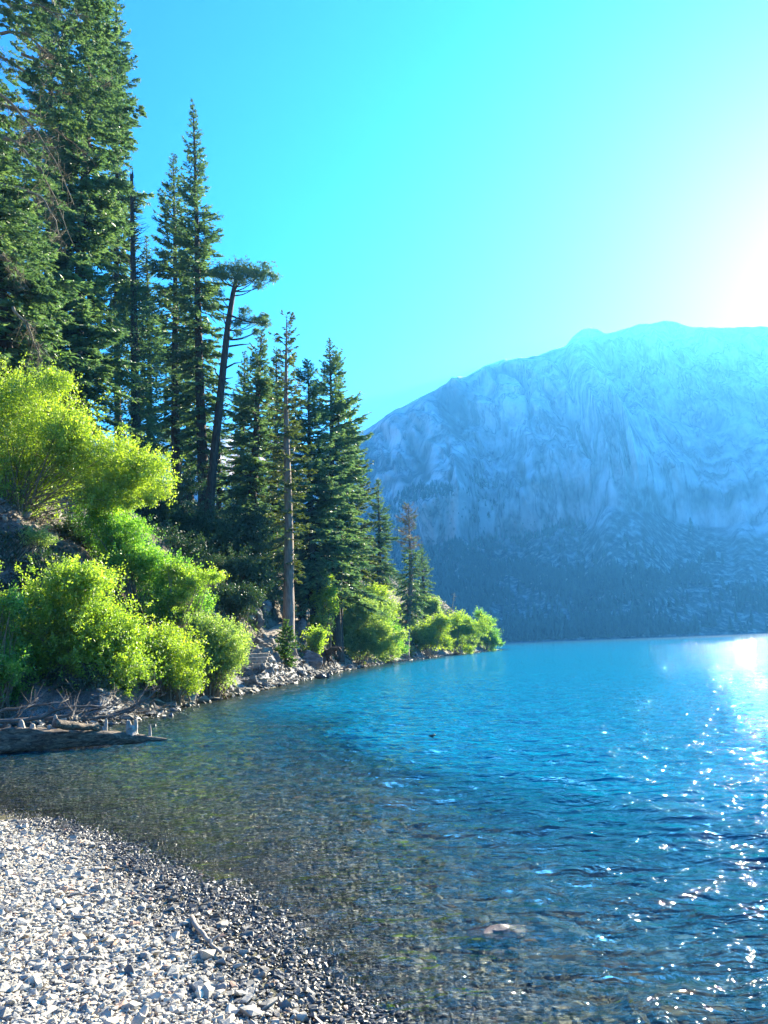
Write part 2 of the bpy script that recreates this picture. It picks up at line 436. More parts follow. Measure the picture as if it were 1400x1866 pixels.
def terrain_material():
    mt, t, out = new_mat('hillside_soil')
    v = wpos(t)
    n1 = noise(t, 0.5, 6, 0.65, v, 0.5); n2 = noise(t, 5.0, 8, 0.75, v)
    soil = ramp(t, n2, [(0.25, (0.05, 0.042, 0.033)), (0.5, (0.17, 0.145, 0.115)), (0.75, (0.36, 0.32, 0.26))])
    duff = ramp(t, n2, [(0.3, (0.025, 0.022, 0.016)), (0.7, (0.12, 0.095, 0.06))])
    hillc = mixc(t, ramp(t, n1, [(0.40, (0, 0, 0)), (0.58, (1, 1, 1))]), duff, soil)
    vo = N(t, 'ShaderNodeTexVoronoi'); vo.inputs['Scale'].default_value = 30; t.links.new(v, vo.inputs['Vector'])
    bw = N(t, 'ShaderNodeRGBToBW'); t.links.new(vo.outputs['Color'], bw.inputs[0])
    grav = ramp(t, bw.outputs[0], [(0.1, (0.10, 0.10, 0.10)), (0.5, (0.27, 0.265, 0.25)), (0.9, (0.42, 0.40, 0.37))])
    sd = attr(t, 'shore')                                      # 1 on beach, bed and the rubble strip, 0 on the slope
    c = mixc(t, sd, hillc, grav)
    g = N(t, 'ShaderNodeNewGeometry'); sx = N(t, 'ShaderNodeSeparateXYZ'); t.links.new(g.outputs['Position'], sx.inputs[0])
    mr = N(t, 'ShaderNodeMapRange'); mr.inputs[1].default_value = 0.06; mr.inputs[2].default_value = 0.01; t.links.new(sx.outputs[2], mr.inputs[0])
    c = mixc(t, mr.outputs[0], c, mixc(t, 1.0, c, (0.42, 0.40, 0.24), 'MULTIPLY'))
    p = N(t, 'ShaderNodeBsdfPrincipled'); p.inputs['Roughness'].default_value = 0.95; p.inputs['Specular IOR Level'].default_value = 0.1
    t.links.new(c, p.inputs['Base Color'])
    b = N(t, 'ShaderNodeBump'); b.inputs['Strength'].default_value = 0.8; b.inputs['Distance'].default_value = 0.08
    t.links.new(n2, b.inputs['Height']); t.links.new(b.outputs[0], p.inputs['Normal'])
    t.links.new(p.outputs[0], out.inputs[0]); return mt
M['terrain'] = terrain_material()
M['path'] = solid_mat('trail_dirt', [(0.3, (0.20, 0.165, 0.125)), (0.7, (0.42, 0.36, 0.29))], (3, 3, 3), 0.95, 0.5)

def water_material():
    mt, t, out = new_mat('lake_water')
    v1 = wpos(t, (0.65, 1.4, 1))
    w1 = noise(t, 1.6, 3, 0.5, v1, 0.3); w2 = noise(t, 3.6, 3, 0.55, v1, 0.5); w3 = noise(t, 11.0, 2, 0.5, v1, 0.6)
    hgt = mathn(t, 'ADD', mathn(t, 'MULTIPLY', w1, 0.135), mathn(t, 'ADD', mathn(t, 'MULTIPLY', w2, 0.125), mathn(t, 'MULTIPLY', w3, 0.030)))
    gp = N(t, 'ShaderNodeNewGeometry'); sp = N(t, 'ShaderNodeSeparateXYZ'); t.links.new(gp.outputs['Position'], sp.inputs[0])
    calm = N(t, 'ShaderNodeMapRange'); calm.inputs[1].default_value = 70; calm.inputs[2].default_value = 320; calm.inputs[3].default_value = 1.0; calm.inputs[4].default_value = 0.4
    t.links.new(sp.outputs[1], calm.inputs[0]); hgt = mathn(t, 'MULTIPLY', hgt, calm.outputs[0])      # the middle of the lake lies calmer
    b = N(t, 'ShaderNodeBump'); b.inputs['Strength'].default_value = 1.0; b.inputs['Distance'].default_value = 1.0
    t.links.new(hgt, b.inputs['Height'])
    dep = attr(t, 'depth')
    w = mathn(t, 'SUBTRACT', 1.0, mathn(t, 'EXPONENT', mathn(t, 'MULTIPLY', mathn(t, 'POWER', dep, 1.35), -1.5)))
    body = N(t, 'ShaderNodeBsdfDiffuse'); body.inputs[0].default_value = (0.0, 0.15, 0.26, 1)
    tr = N(t, 'ShaderNodeBsdfTransparent')
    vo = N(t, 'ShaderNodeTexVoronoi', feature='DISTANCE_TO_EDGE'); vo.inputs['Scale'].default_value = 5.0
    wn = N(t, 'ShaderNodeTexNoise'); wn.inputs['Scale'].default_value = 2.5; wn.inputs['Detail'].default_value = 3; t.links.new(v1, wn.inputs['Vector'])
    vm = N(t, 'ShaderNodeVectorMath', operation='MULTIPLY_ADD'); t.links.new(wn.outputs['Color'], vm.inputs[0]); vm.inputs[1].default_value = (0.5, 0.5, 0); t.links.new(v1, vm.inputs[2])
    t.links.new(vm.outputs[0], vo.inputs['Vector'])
    lens = ramp(t, vo.outputs['Distance'], [(0.0, (1.35, 1.35, 1.3)), (0.06, (1.05, 1.05, 1.05)), (0.25, (0.78, 0.80, 0.82))])   # caustic dapple of rippled light painted into the water's tint
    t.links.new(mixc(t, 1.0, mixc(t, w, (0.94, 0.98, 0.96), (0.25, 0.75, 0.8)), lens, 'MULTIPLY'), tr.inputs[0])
    rf = N(t, 'ShaderNodeBsdfRefraction'); rf.inputs['IOR'].default_value = 1.333; rf.inputs['Roughness'].default_value = 0.0; rf.inputs['Color'].default_value = (0.95, 0.98, 0.97, 1)
    b2 = N(t, 'ShaderNodeBump'); b2.inputs['Strength'].default_value = 0.55; b2.inputs['Distance'].default_value = 1.0
    t.links.new(mathn(t, 'ADD', mathn(t, 'MULTIPLY', w1, 0.135), mathn(t, 'MULTIPLY', w2, 0.105)), b2.inputs['Height']); t.links.new(b2.outputs[0], rf.inputs['Normal'])
    m0 = N(t, 'ShaderNodeMixShader'); m0.inputs[0].default_value = 0.72; t.links.new(tr.outputs[0], m0.inputs[1]); t.links.new(rf.outputs[0], m0.inputs[2])
    m1 = N(t, 'ShaderNodeMixShader'); t.links.new(w, m1.inputs[0]); t.links.new(m0.outputs[0], m1.inputs[1]); t.links.new(body.outputs[0], m1.inputs[2])
    gl = N(t, 'ShaderNodeBsdfGlossy'); rg = N(t, 'ShaderNodeMapRange'); rg.inputs[1].default_value = 18; rg.inputs[2].default_value = 400; rg.inputs[3].default_value = 0.03; rg.inputs[4].default_value = 0.11
    t.links.new(sp.outputs[1], rg.inputs[0]); t.links.new(rg.outputs[0], gl.inputs['Roughness'])   # ripples too fine to see act as roughness
    gm = N(t, 'ShaderNodeNewGeometry'); dt_ = N(t, 'ShaderNodeVectorMath', operation='DOT_PRODUCT')
    t.links.new(gm.outputs['Incoming'], dt_.inputs[0]); t.links.new(b.outputs[0], dt_.inputs[1])
    ab = mathn(t, 'ABSOLUTE', dt_.outputs['Value']); fres = mathn(t, 'ADD', 0.02, mathn(t, 'MULTIPLY', 0.98, mathn(t, 'POWER', mathn(t, 'SUBTRACT', 1.0, ab, True), 5.0)), True)
    t.links.new(b.outputs[0], gl.inputs['Normal']); t.links.new(b.outputs[0], body.inputs['Normal'])
    m2 = N(t, 'ShaderNodeMixShader'); t.links.new(fres, m2.inputs[0]); t.links.new(m1.outputs[0], m2.inputs[1]); t.links.new(gl.outputs[0], m2.inputs[2])
    t.links.new(m2.outputs[0], out.inputs[0]); return mt
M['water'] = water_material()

def mountain_material():
    mt, t, out = new_mat('marble_cliff')
    v = wpos(t, (0.006, 0.0045, 0.0026))
    warp = N(t, 'ShaderNodeTexNoise'); warp.inputs['Scale'].default_value = 0.7; warp.inputs['Detail'].default_value = 0.5; t.links.new(v, warp.inputs['Vector'])
    vm = N(t, 'ShaderNodeVectorMath', operation='MULTIPLY_ADD'); t.links.new(warp.outputs['Color'], vm.inputs[0]); vm.inputs[1].default_value = (1.1, 1.1, 1.1); t.links.new(v, vm.inputs[2])
    n1 = noise(t, 2.4, 9, 0.62, vm.outputs[0], 0.25)
    rn = N(t, 'ShaderNodeTexNoise', noise_type='RIDGED_MULTIFRACTAL'); rn.inputs['Scale'].default_value = 2.6; rn.inputs['Detail'].default_value = 8; rn.inputs['Roughness'].default_value = 0.55; rn.inputs['Lacunarity'].default_value = 2.1
    t.links.new(v, rn.inputs['Vector'])
    rr_ = N(t, 'ShaderNodeMapRange'); rr_.inputs[1].default_value = 0.3; rr_.inputs[2].default_value = 1.7; t.links.new(rn.outputs[0], rr_.inputs[0])
    n1 = mathn(t, 'ADD', mathn(t, 'MULTIPLY', n1, 0.88), mathn(t, 'MULTIPLY', rr_.outputs[0], 0.12))
    wv = N(t, 'ShaderNodeTexWave', bands_direction='Z'); wv.inputs['Scale'].default_value = 1.4; wv.inputs['Distortion'].default_value = 9; wv.inputs['Detail'].default_value = 5
    t.links.new(vm.outputs[0], wv.inputs['Vector'])
    f = mathn(t, 'ADD', mathn(t, 'MULTIPLY', n1, 0.86), mathn(t, 'MULTIPLY', wv.outputs['Fac'], 0.14))
    rockc = ramp(t, f, [(0.29, (0.15, 0.125, 0.12)), (0.37, (0.42, 0.35, 0.32)), (0.46, (0.78, 0.66, 0.62)), (0.62, (0.94, 0.84, 0.79))])
    vc = wpos(t, (0.011, 0.008, 0.0030))                       # dark cracks and water streaks down the cliff
    ck = mathn(t, 'ABSOLUTE', mathn(t, 'SUBTRACT', noise(t, 1.1, 7, 0.6, vc, 0.3), 0.5))
    ck2 = mathn(t, 'ABSOLUTE', mathn(t, 'SUBTRACT', noise(t, 3.6, 5, 0.6, vc, 0.2), 0.5))
    rockc = mixc(t, 1.0, rockc, ramp(t, ck, [(0.0, (0.30, 0.30, 0.32)), (0.022, (0.75, 0.75, 0.76)), (0.06, (1, 1, 1))]), 'MULTIPLY')
    rockc = mixc(t, 0.4, rockc, ramp(t, ck2, [(0.0, (0.5, 0.5, 0.52)), (0.03, (1, 1, 1))]), 'MULTIPLY')
    scr = ramp(t, noise(t, 14, 5, 0.7, v), [(0.36, (0.035, 0.045, 0.035)), (0.50, (0.15, 0.145, 0.13)), (0.66, (0.52, 0.50, 0.46))])
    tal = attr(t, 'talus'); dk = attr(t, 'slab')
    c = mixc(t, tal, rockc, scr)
    c = mixc(t, dk, c, (0.04, 0.045, 0.05))  # dark colour painted in for the shade of gullies and slabs; ledges darkened too
    p = N(t, 'ShaderNodeBsdfDiffuse'); t.links.new(c, p.inputs[0])
    b = N(t, 'ShaderNodeBump'); b.inputs['Strength'].default_value = 1.0; b.inputs['Distance'].default_value = 9
    t.links.new(n1, b.inputs['Height']); t.links.new(b.outputs[0], p.inputs['Normal'])
    t.links.new(p.outputs[0], out.inputs[0]); return mt
M['mountain'] = mountain_material()
M['far_tree'] = leaf_mat('far_conifer', (0.012, 0.028, 0.016), (0.03, 0.055, 0.028), (0.06, 0.09, 0.04), 0.1)

# ------------------------------------------------------------------ terrain, water
def polar(az, r):
    A, Rr = np.meshgrid(az, r, indexing='ij')
    return Rr * np.sin(A), Rr * np.cos(A)

az_in = np.radians(np.arange(-36, 36.01, 0.16))
az_all = np.concatenate([az_in, np.radians(np.arange(38, 324, 3.0))])
r_t = np.concatenate([[0.02], np.geomspace(0.6, 260, 420), np.geomspace(290, 5000, 24)])
xt, yt = polar(az_all, r_t)
zt = H(xt, yt)
dt = shore_d(xt.ravel(), yt.ravel())
rough_n = fbm(xt.ravel() * 3.0, yt.ravel() * 3.0, o=3)
zt = zt + (0.05 * rough_n * sstep(11, 17, yt.ravel()) * np.clip(np.abs(dt), 0, 1) * (np.hypot(xt.ravel(), yt.ravel()) < 120)).reshape(zt.shape)
strip_w = sstep(1.5, 0.6, dt + 0.5 * rough_n)
beach_w = sstep(16.5, 11, yt.ravel())
fT = grid_faces(len(az_all), len(r_t))
last = len(az_all) - 1; j = np.arange(len(r_t) - 1)
fT = np.vstack([fT, np.stack([last * len(r_t) + j, j, j + 1, last * len(r_t) + j + 1], 1)])
fT = fT[:, ::-1]
terrain = mesh_obj('terrain', np.stack([xt, yt, zt], -1), fT, M['terrain'], None, None, True, {'shore': np.maximum(strip_w, beach_w)})
tag(terrain, kind='structure')

az_w = np.concatenate([np.radians(np.arange(-36, 36.01, 0.12)), np.radians(np.arange(38, 324, 3.0))])
r_w = np.concatenate([[0.02], np.geomspace(1.5, 60, 640), np.geomspace(62, 5000, 120)])
xw, yw = polar(az_w, r_w)
depth = np.maximum(-H(xw, yw), 0)
rw = np.hypot(xw, yw)
amp = sstep(60, 12, rw) * sstep(0.0, 0.25, depth + 0.02)
xs, ys = xw + 0.15 * fbm(xw * 1.3, yw * 1.3, o=2), yw + 0.15 * fbm(xw * 1.3 + 50, yw * 1.3, o=2)
zw = amp * (0.034 * fbm(xs * 1.5, ys * 2.8, 3.0, o=2) + 0.020 * ridged(xs * 2.6, ys * 4.6, 8.0, o=2) - 0.004)
fW = grid_faces(len(az_w), len(r_w)); last = len(az_w) - 1; j = np.arange(len(r_w) - 1)
fW = np.vstack([fW, np.stack([last * len(r_w) + j, j, j + 1, last * len(r_w) + j + 1], 1)])[:, ::-1]
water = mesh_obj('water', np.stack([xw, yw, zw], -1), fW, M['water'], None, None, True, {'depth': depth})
tag(water, kind='structure')

# ------------------------------------------------------------------ mountain across the lake
sil = [(-900,1000),(-300,880),(0,840),(300,800),(430,792),(560,812),(640,802),(655,790),(672,780),(700,760),(722,745),(745,735),(768,722),(790,712),(812,700),(835,687),(850,686),(862,679),(880,668),(900,662),(920,655),(950,652),(985,647),(1010,637),(1030,630),(1045,612),(1060,601),(1075,596),(1088,599),(1105,608),(1130,602),(1165,591),(1185,589),(1200,588),(1212,584),(1235,588),(1260,595),(1290,596),(1330,596),(1400,595),(1500,610),(1700,640),(2100,700),(2900,900)]
sA, sE = [], []
for px, py in sil:
    d = ray(px, py); sA.append(math.atan2(d[0], d[1])); sE.append(d[2] / math.hypot(d[0], d[1]))
azm = np.concatenate([np.radians(np.arange(-52, -6, 0.5)), np.radians(np.arange(-6, 33, 0.055)), np.radians(np.arange(33, 62, 0.4))])
sv = np.concatenate([np.linspace(0, 1, 420), np.linspace(1.01, 1.6, 40)])
A, S = np.meshgrid(azm, sv, indexing='ij')
El = np.interp(A, sA, sE) + 0.0014 * fbm(A * 95, A * 0 + 4, o=4)
Rb = 1080 + 60 * fbm(A * 6, A * 0 + 2) + 250 * sstep(0.25, 0.6, A)
Rr = 2350 + 160 * fbm(A * 5, A * 0 + 8) + 300 * sstep(-0.02, -0.12, A)
zr = (Rr * El + 1.7)
sb = 0.40 + 0.11 * fbm(A * 13, A * 0 + 5, o=4)                  # where the talus meets the cliff
q = np.clip((S - sb) / (1 - sb), 0, 1)
P_tal = 0.255 * np.clip(S / sb, 0, 1) ** 1.25
P_cl = 0.255 + 0.745 * (0.62 * q + 0.38 * q ** 0.55)
Pz = np.where(S < sb, P_tal, P_cl)
Z = zr * Pz
back = np.clip(S - 1, 0, 1)
Z = np.where(S > 1, zr * (1 - 1.1 * back), Z)
RR = Rb + (Rr - Rb) * S
U = A * 2000; W = Z                                            # metres along and up the face
cm = np.clip((S - sb) / 0.05, 0, 1) * np.clip((1.0 - S) / 0.11, 0, 1)
wx = 45 * fbm(U / 260, W / 420, o=1)
fl1 = ridged((U + 0.35 * W + 2.0 * wx) / 330, W / 900 + 3, o=3)
fl2 = ridged((U + 0.25 * W + 1.5 * wx) / 95, W / 420 + 9, o=3)
fl3 = fbm((U + wx) / 26, W / 60 + 1, o=4)
fl4 = ridged((U - 0.8 * W) / 210, (W + 0.4 * U) / 500, o=2)
disp = cm * (-125 * fl1 - 70 * fl2 - 18 * fl3 - 24 * fl4 - 16 * ridged((U + 0.2 * W + wx) / 38, W / 260 + 2, o=3)) + (1 - cm) * (S < sb) * (6 * fbm(U / 60, W / 60, o=3)) * 1.0
Zd = cm * (5 * fl3 + 6 * fbm(U / 60, W / 200 + 7, o=3)) + (S < sb + 0.02) * np.clip(S * 8, 0, 1) * (16 * fbm(U / 170, S * 6, o=4) - 14 * ridged(U / 260, S * 1.5 + 4, o=2) * np.clip(S / sb, 0, 1))
# gullies and slabs read off the photograph, carved into the face, their shade also painted in dark
def ang(px, py):
    d = ray(px, py); return math.atan2(d[0], d[1]), d[2] / math.hypot(d[0], d[1])
EA = Z / RR
gul = [([(800,712),(815,745),(828,775),(842,790)], 20, 60, 0.9), ([(660,812),(668,860),(672,910)], 22, 50, 0.75), ([(770,790),(765,840),(752,880),(742,905)], 14, 45, 0.6),
       ([(1005,655),(1040,720),(1060,790),(1072,840)], 8, 45, 0.1), ([(955,700),(968,760),(980,800)], 5, 35, 0.25), ([(870,790),(875,850),(880,865)], 5, 30, 0.35),
       ([(1120,640),(1150,700),(1180,740),(1290,760)], 16, 55, 0.12), ([(920,880),(930,905),(950,930)], 8, 25, 0.4), ([(1275,910),(1278,950),(1280,985)], 5, 25, 0.25),
       ([(1065,810),(1078,850),(1080,950)], 4, 20, 0.35), ([(1300,700),(1340,740),(1400,760)], 20, 50, 0.1), ([(690,900),(720,880),(745,850)], 10, 20, 0.5), ([(822,738),(845,735),(840,770)], 16, 30, 1.0), ([(745,805),(765,840),(772,880)], 13, 40, 0.9), ([(655,800),(668,812)], 12, 20, 0.8),
       ([(1061,793),(1069,831)], 4, 30, 0.7), ([(1085,864),(1076,905),(1069,951)], 4, 25, 0.6), ([(955,712),(964,755),(971,799)], 4, 30, 0.6), ([(1020,739),(1053,820)], 5, 30, 0.4), ([(971,706),(1010,750),(1042,793)], 5, 35, 0.4),
       ([(820,820),(822,886)], 4, 25, 0.5), ([(955,870),(958,918)], 4, 20, 0.5), ([(1215,907),(1270,934)], 5, 20, 0.4), ([(1140,700),(1120,760),(1128,800)], 7, 30, 0.3), ([(900,700),(905,760)], 5, 30, 0.3), ([(700,790),(708,850)], 6, 30, 0.5)]
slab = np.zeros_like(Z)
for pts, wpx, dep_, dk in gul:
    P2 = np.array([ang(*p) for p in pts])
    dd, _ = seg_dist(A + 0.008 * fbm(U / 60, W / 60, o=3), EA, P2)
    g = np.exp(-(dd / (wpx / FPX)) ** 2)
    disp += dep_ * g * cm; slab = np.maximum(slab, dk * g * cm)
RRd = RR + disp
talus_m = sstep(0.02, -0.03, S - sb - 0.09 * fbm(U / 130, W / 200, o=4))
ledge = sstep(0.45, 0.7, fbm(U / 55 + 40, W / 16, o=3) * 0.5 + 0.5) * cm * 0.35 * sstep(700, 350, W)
MV = np.stack([RRd * np.sin(A), RRd * np.cos(A), Z + Zd - 4 * (S < 0.004)], -1)
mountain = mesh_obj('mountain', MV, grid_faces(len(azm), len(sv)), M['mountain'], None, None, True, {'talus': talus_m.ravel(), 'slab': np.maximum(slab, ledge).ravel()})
tag(mountain, kind='structure')

# conifers on its apron: the largest 300 singly, the rest as one mass
rng = np.random.RandomState(11)
def far_conifer(seed):
    r = np.random.RandomState(seed); b = Buf()
    for k in range(5):
        z0 = 0.06 + 0.17 * k; z1 = z0 + 0.30; rad = 0.21 * (1 - k / 5.6)
        n = 7; th = np.linspace(0, 2 * np.pi, n, endpoint=False) + r.rand() * 6
        rr = rad * r.uniform(0.6, 1.15, n)
        V = np.vstack([np.stack([rr * np.cos(th), rr * np.sin(th), z0 + r.uniform(-0.03, 0.03, n)], 1), [[0, 0, min(z1, 1.0)]]])
        kk = np.arange(n); b.add(V, None, np.stack([kk, (kk + 1) % n, np.full(n, n)], 1), r.uniform(0, 1, n))
    return np.concatenate(b.V), np.concatenate(b.T), np.concatenate(b.tt)
fc = [far_conifer(s) for s in range(6)]
NC = 30000
ai = rng.uniform(math.radians(-5), math.radians(38), NC); si = rng.uniform(0.004, 0.56, NC)
ii = np.clip(np.searchsorted(azm, ai), 0, len(azm) - 1); jj = np.clip((si * 419).astype(int), 0, 419)
pt = MV[ii, jj]; sbi = sb[ii, jj]
rel = si / sbi
fa, fe = np.array([ang(*p) for p in [(640,895),(740,915),(790,925),(850,938),(900,945),(960,950),(1000,958),(1060,968),(1130,985),(1200,1010),(1280,1020),(1400,1045),(1800,1060)]]).T
e_pt = pt[:, 2] / np.hypot(pt[:, 0], pt[:, 1]); over = (np.interp(ai, fa, fe) - e_pt) * FPX    # photo px below the tree line
dens = sstep(-30, 40, over + 26 + 14 * (ai < 0.21) + 55 * fbm(pt[:, 0] / 110, pt[:, 2] / 70, o=4)) * (0.07 + 1.1 * sstep(-0.12, 0.16, fbm(pt[:, 0] / 120, pt[:, 2] / 45, o=4) + 0.12 * sstep(60, 150, over))) * (1 - 0.55 * sstep(0.30, 0.42, ai))
chute = np.zeros(NC)
for pts in ([(1085,960),(1120,1000),(1150,1030)], [(1400,930),(1330,960),(1240,1010),(1190,1040)], [(905,940),(915,975),(935,1010)], [(1175,945),(1180,985)]):
    P2 = np.array([ang(*p) for p in pts]); e = pt[:, 2] / np.hypot(pt[:, 0], pt[:, 1])
    dd, _ = seg_dist(ai, e, P2); chute = np.maximum(chute, np.exp(-(dd / 0.011) ** 2))
keep = rng.rand(NC) < dens * (1 - 0.95 * chute) * np.where(rel > 0.97, 1.7, 0.85)
pt = pt[keep]; rel = rel[keep]
hgt = rng.uniform(8, 24, len(pt)) * np.where(rel > 0.8, 0.75, 1.0)
order = np.argsort(-(hgt / np.hypot(pt[:, 0], pt[:, 1])) + 10 * (np.degrees(np.arctan2(pt[:, 0], pt[:, 1])) > 27) + 10 * (np.degrees(np.arctan2(pt[:, 0], pt[:, 1])) < 1))
single, rest = order[:300], order[300:]
fb = Buf()
for k in range(6):
    sel = rest[k::6]; V, T, tn = fc[k]
    a = rng.uniform(0, 6.28, len(sel)); ca, sa = np.cos(a), np.sin(a); h = hgt[sel][:, None]; wd = h * rng.uniform(0.9, 1.5, (len(sel), 1))
    X = (V[None, :, 0] * ca[:, None] - V[None, :, 1] * sa[:, None]) * wd; Y_ = (V[None, :, 0] * sa[:, None] + V[None, :, 1] * ca[:, None]) * wd
    W3 = np.stack([X, Y_, V[None, :, 2] * h], -1) + pt[sel][:, None] - np.array([0, 0, 1.0])
    TT = (np.arange(len(sel))[:, None, None] * len(V) + T[None]).reshape(-1, 3)
    fb.add(W3.reshape(-1, 3), None, TT, np.tile(tn, len(sel)))
o = fb.build('far_woods', M['far_tree']); tag(o, 'dark conifer woods covering the lower mountainside across the lake', 'woods', kind='stuff')
far_me = []
for k, i in enumerate(single):
    V, T, tn = fc[k % 6]
    if k < 6:
        o = mesh_obj('far_conifer', V, T, M['far_tree'], None, tn); far_me.append(o)
    else:
        o = far_me[k % 6].copy(); COL.objects.link(o)
    wd = hgt[i] * rng.uniform(0.9, 1.5)
    o.location = Vector([float(v) for v in pt[i] - np.array([0, 0, 1.0])]); o.scale = (wd, wd, hgt[i]); o.rotation_euler = (0, 0, rng.uniform(0, 6.28))
    tag(o, 'tiny dark conifer among many along the foot of the hazy mountain across the lake', 'tree', 'conifers at the foot of the far mountain')

# ------------------------------------------------------------------ conifers on the near slope
def conifer(name, label, px, Y, top, trunk_px, prof, crown_bottom, seed, mat='fir', bark='bark_dark', dens=1.0, bend=0.0, tw=1.0,
            group=None, asym=0.0, bare_low=0.0, base=None, up=0.0, leader=None, dead_above=None, barebr=10, cat='tree', sag=0.25, zoff=0.0):
    """prof: [(photo row, half width in photo px), ...] from the top down; the tree stands Y metres ahead"""
    rng = np.random.RandomState(seed)
    b = np.array(base) if base is not None else on_ground(px, Y)
    b[2] -= 0.15
    tp = at(top[0], top[1], Y)
    k = Y / FPX * 1.1
    Ht = tp[2] - b[2]
    root = thing(name, label, cat, b, group)
    nseg = 26
    tt = np.linspace(0, 1, nseg)
    def axis(t):
        t = np.asarray(t)[..., None]
        p = b + (tp - b) * t
        p[..., 0] += (bend * np.sin(np.pi * np.clip(t[..., 0], 0, 1)) + 0.05 * np.sin(t[..., 0] * 9 + seed))
        return p
    P = axis(tt)
    rb = trunk_px * Y / FPX * 0.5
    rad = rb * (1 - tt) ** 0.85 * (1 + 0.55 * np.exp(-tt * Ht / 0.5)) + 0.015
    trunk = Buf(); tube(trunk, P, rad, 10, rng, 0.06); wood = Buf()
    rows = np.array([q[0] for q in prof], float); wid = np.array([q[1] for q in prof], float)
    # photo rows -> fraction of the height
    zrow = np.array([at(px, rr_, Y)[2] for rr_ in rows]); trow = (zrow - b[2]) / Ht
    o_ = np.argsort(trow); trow = trow[o_]; wrow = wid[o_] * k
    t0 = (at(px, crown_bottom, Y)[2] - b[2]) / Ht
    t0 = max(t0, 0.03)
    crown_len = Ht * (1 - t0)
    nb = int(crown_len * 15 * dens) + 20
    t = t0 + (1 - t0) * np.linspace(0, 0.985, nb) ** 0.95
    t = t + rng.normal(0, 0.35 / Ht, nb); t = np.clip(t, 0.02, 0.992)
    a = rng.uniform(0, 2 * np.pi, nb)
    wr = np.interp(t, trow, wrow)
    L = wr * rng.uniform(0.55, 1.08, nb) * (1 + asym * np.cos(a))
    L = L * (1 + 0.28 * vnoise(t * Ht * 0.75 + seed, a * 0.9))
    L = np.maximum(L, 0.12)
    rel = (t - t0) / (1 - t0)
    el = np.radians(-22 + 62 * rel ** 1.6 + up + rng.normal(0, 7, nb))
    sg = sag * (1 - rel)
    D = np.stack([np.cos(a), np.sin(a), np.zeros(nb)], 1)
    O = axis(t)
    def br(s):
        s = np.asarray(s)
        return O[:, None] + L[:, None, None] * (s[None, :, None] * np.cos(el)[:, None, None] * D[:, None] +
              np.array([0, 0, 1.0]) * (s[None, :] * np.sin(el)[:, None] - sg[:, None] * s[None, :] ** 2 + 0.20 * s[None, :] ** 3)[..., None])
    s5 = np.linspace(0, 0.92, 5)
    BP = br(s5)
    multi_tubes(wood, BP, (0.012 + 0.018 * L)[:, None] * (1 - 0.85 * s5)[None], 3)
    # bare dead limbs below and inside the crown
    if barebr:
        tb = rng.uniform(max(0.12, t0 * 0.35), min(t0 + 0.3, 0.9), barebr); ab = rng.uniform(0, 6.28, barebr); Lb = rng.uniform(0.25, 1.0, barebr) * max(wrow.max() * 0.5, 0.4)
        Ob = axis(tb); Db = np.stack([np.cos(ab), np.sin(ab), rng.uniform(-0.5, 0.15, barebr)], 1)
        s4 = np.linspace(0, 1, 4); BB = Ob[:, None] + Lb[:, None, None] * s4[None, :, None] * Db[:, None]; BB[..., 2] -= 0.15 * (s4 ** 2)[None] * Lb[:, None]
        multi_tubes(wood, BB, (0.02 * np.ones(barebr))[:, None] * (1 - 0.8 * s4)[None], 3)
    fol = Buf(); dead = Buf()
    # twigs
    per = np.maximum((L * 17 * tw).astype(int), 7)
    idx = np.repeat(np.arange(nb), per); n = len(idx)
    s = rng.beta(1.5, 1.0, n) * 0.86 + 0.14
    base_p = O[idx] + L[idx, None] * (s[:, None] * np.cos(el)[idx, None] * D[idx] +
             np.array([0, 0, 1.0]) * (s * np.sin(el)[idx] - sg[idx] * s ** 2 + 0.20 * s ** 3)[:, None])
    side = np.where(rng.rand(n) < 0.5, 1, -1) * np.radians(rng.uniform(15, 75, n))
    ca, sa = np.cos(side), np.sin(side); dx, dy = D[idx, 0], D[idx, 1]
    td = np.stack([dx * ca - dy * sa, dx * sa + dy * ca, np.sin(el)[idx] * 0.7 - 0.15 + rng.normal(0, 0.22, n)], 1)
    tl = (0.16 + 0.30 * L[idx] * (1.05 - s) + 0.05 * L[idx]) * rng.uniform(0.6, 1.2, n) / math.sqrt(tw)
    tl = np.clip(tl, 0.10, 0.95)
    tone = np.clip(0.22 + 0.45 * rng.rand(n) ** 1.3 + 0.16 * s, 0, 1)
    # each twig: a main blade and two small side blades
    is_dead = np.zeros(n, bool)
    if dead_above is not None: is_dead = (t[idx] > (at(px, dead_above, Y)[2] - b[2]) / Ht) & (rng.rand(n) < 0.9)
    for buf, msk in ((fol, ~is_dead), (dead, is_dead)):
        if not msk.any(): continue
        bp, d_, l_, to = base_p[msk], td[msk], tl[msk], tone[msk]
        th = 1.0 if buf is fol else 0.45
        kites(buf, bp, d_, l_, (0.05 + 0.16 * l_) * th, rng, to, 0.35, 0.4)
        for sgn in (-1, 1):
            p2 = bp + unit(d_) * (l_ * rng.uniform(0.2, 0.6, len(l_)))[:, None]
            perp = unit(np.cross(unit(d_), np.array([0.05, 0.02, 1.0]))) * sgn
            d2 = unit(d_) * 0.7 + perp * 0.75; d2[:, 2] += rng.normal(-0.05, 0.25, len(l_))
            kites(buf, p2, d2, l_ * rng.uniform(0.35, 0.65, len(l_)), (0.035 + 0.10 * l_) * th, rng, np.clip(to + rng.normal(0, 0.1, len(l_)), 0, 1), 0.3, 0.4)
    trunk.build('trunk', M[bark], root, True); wood.build('branchwork', M[bark], root, True)
    fol.build('crown', M[mat], root)
    if dead.n: dead.build('dead_top', M['fir_dead'], root)
    return root

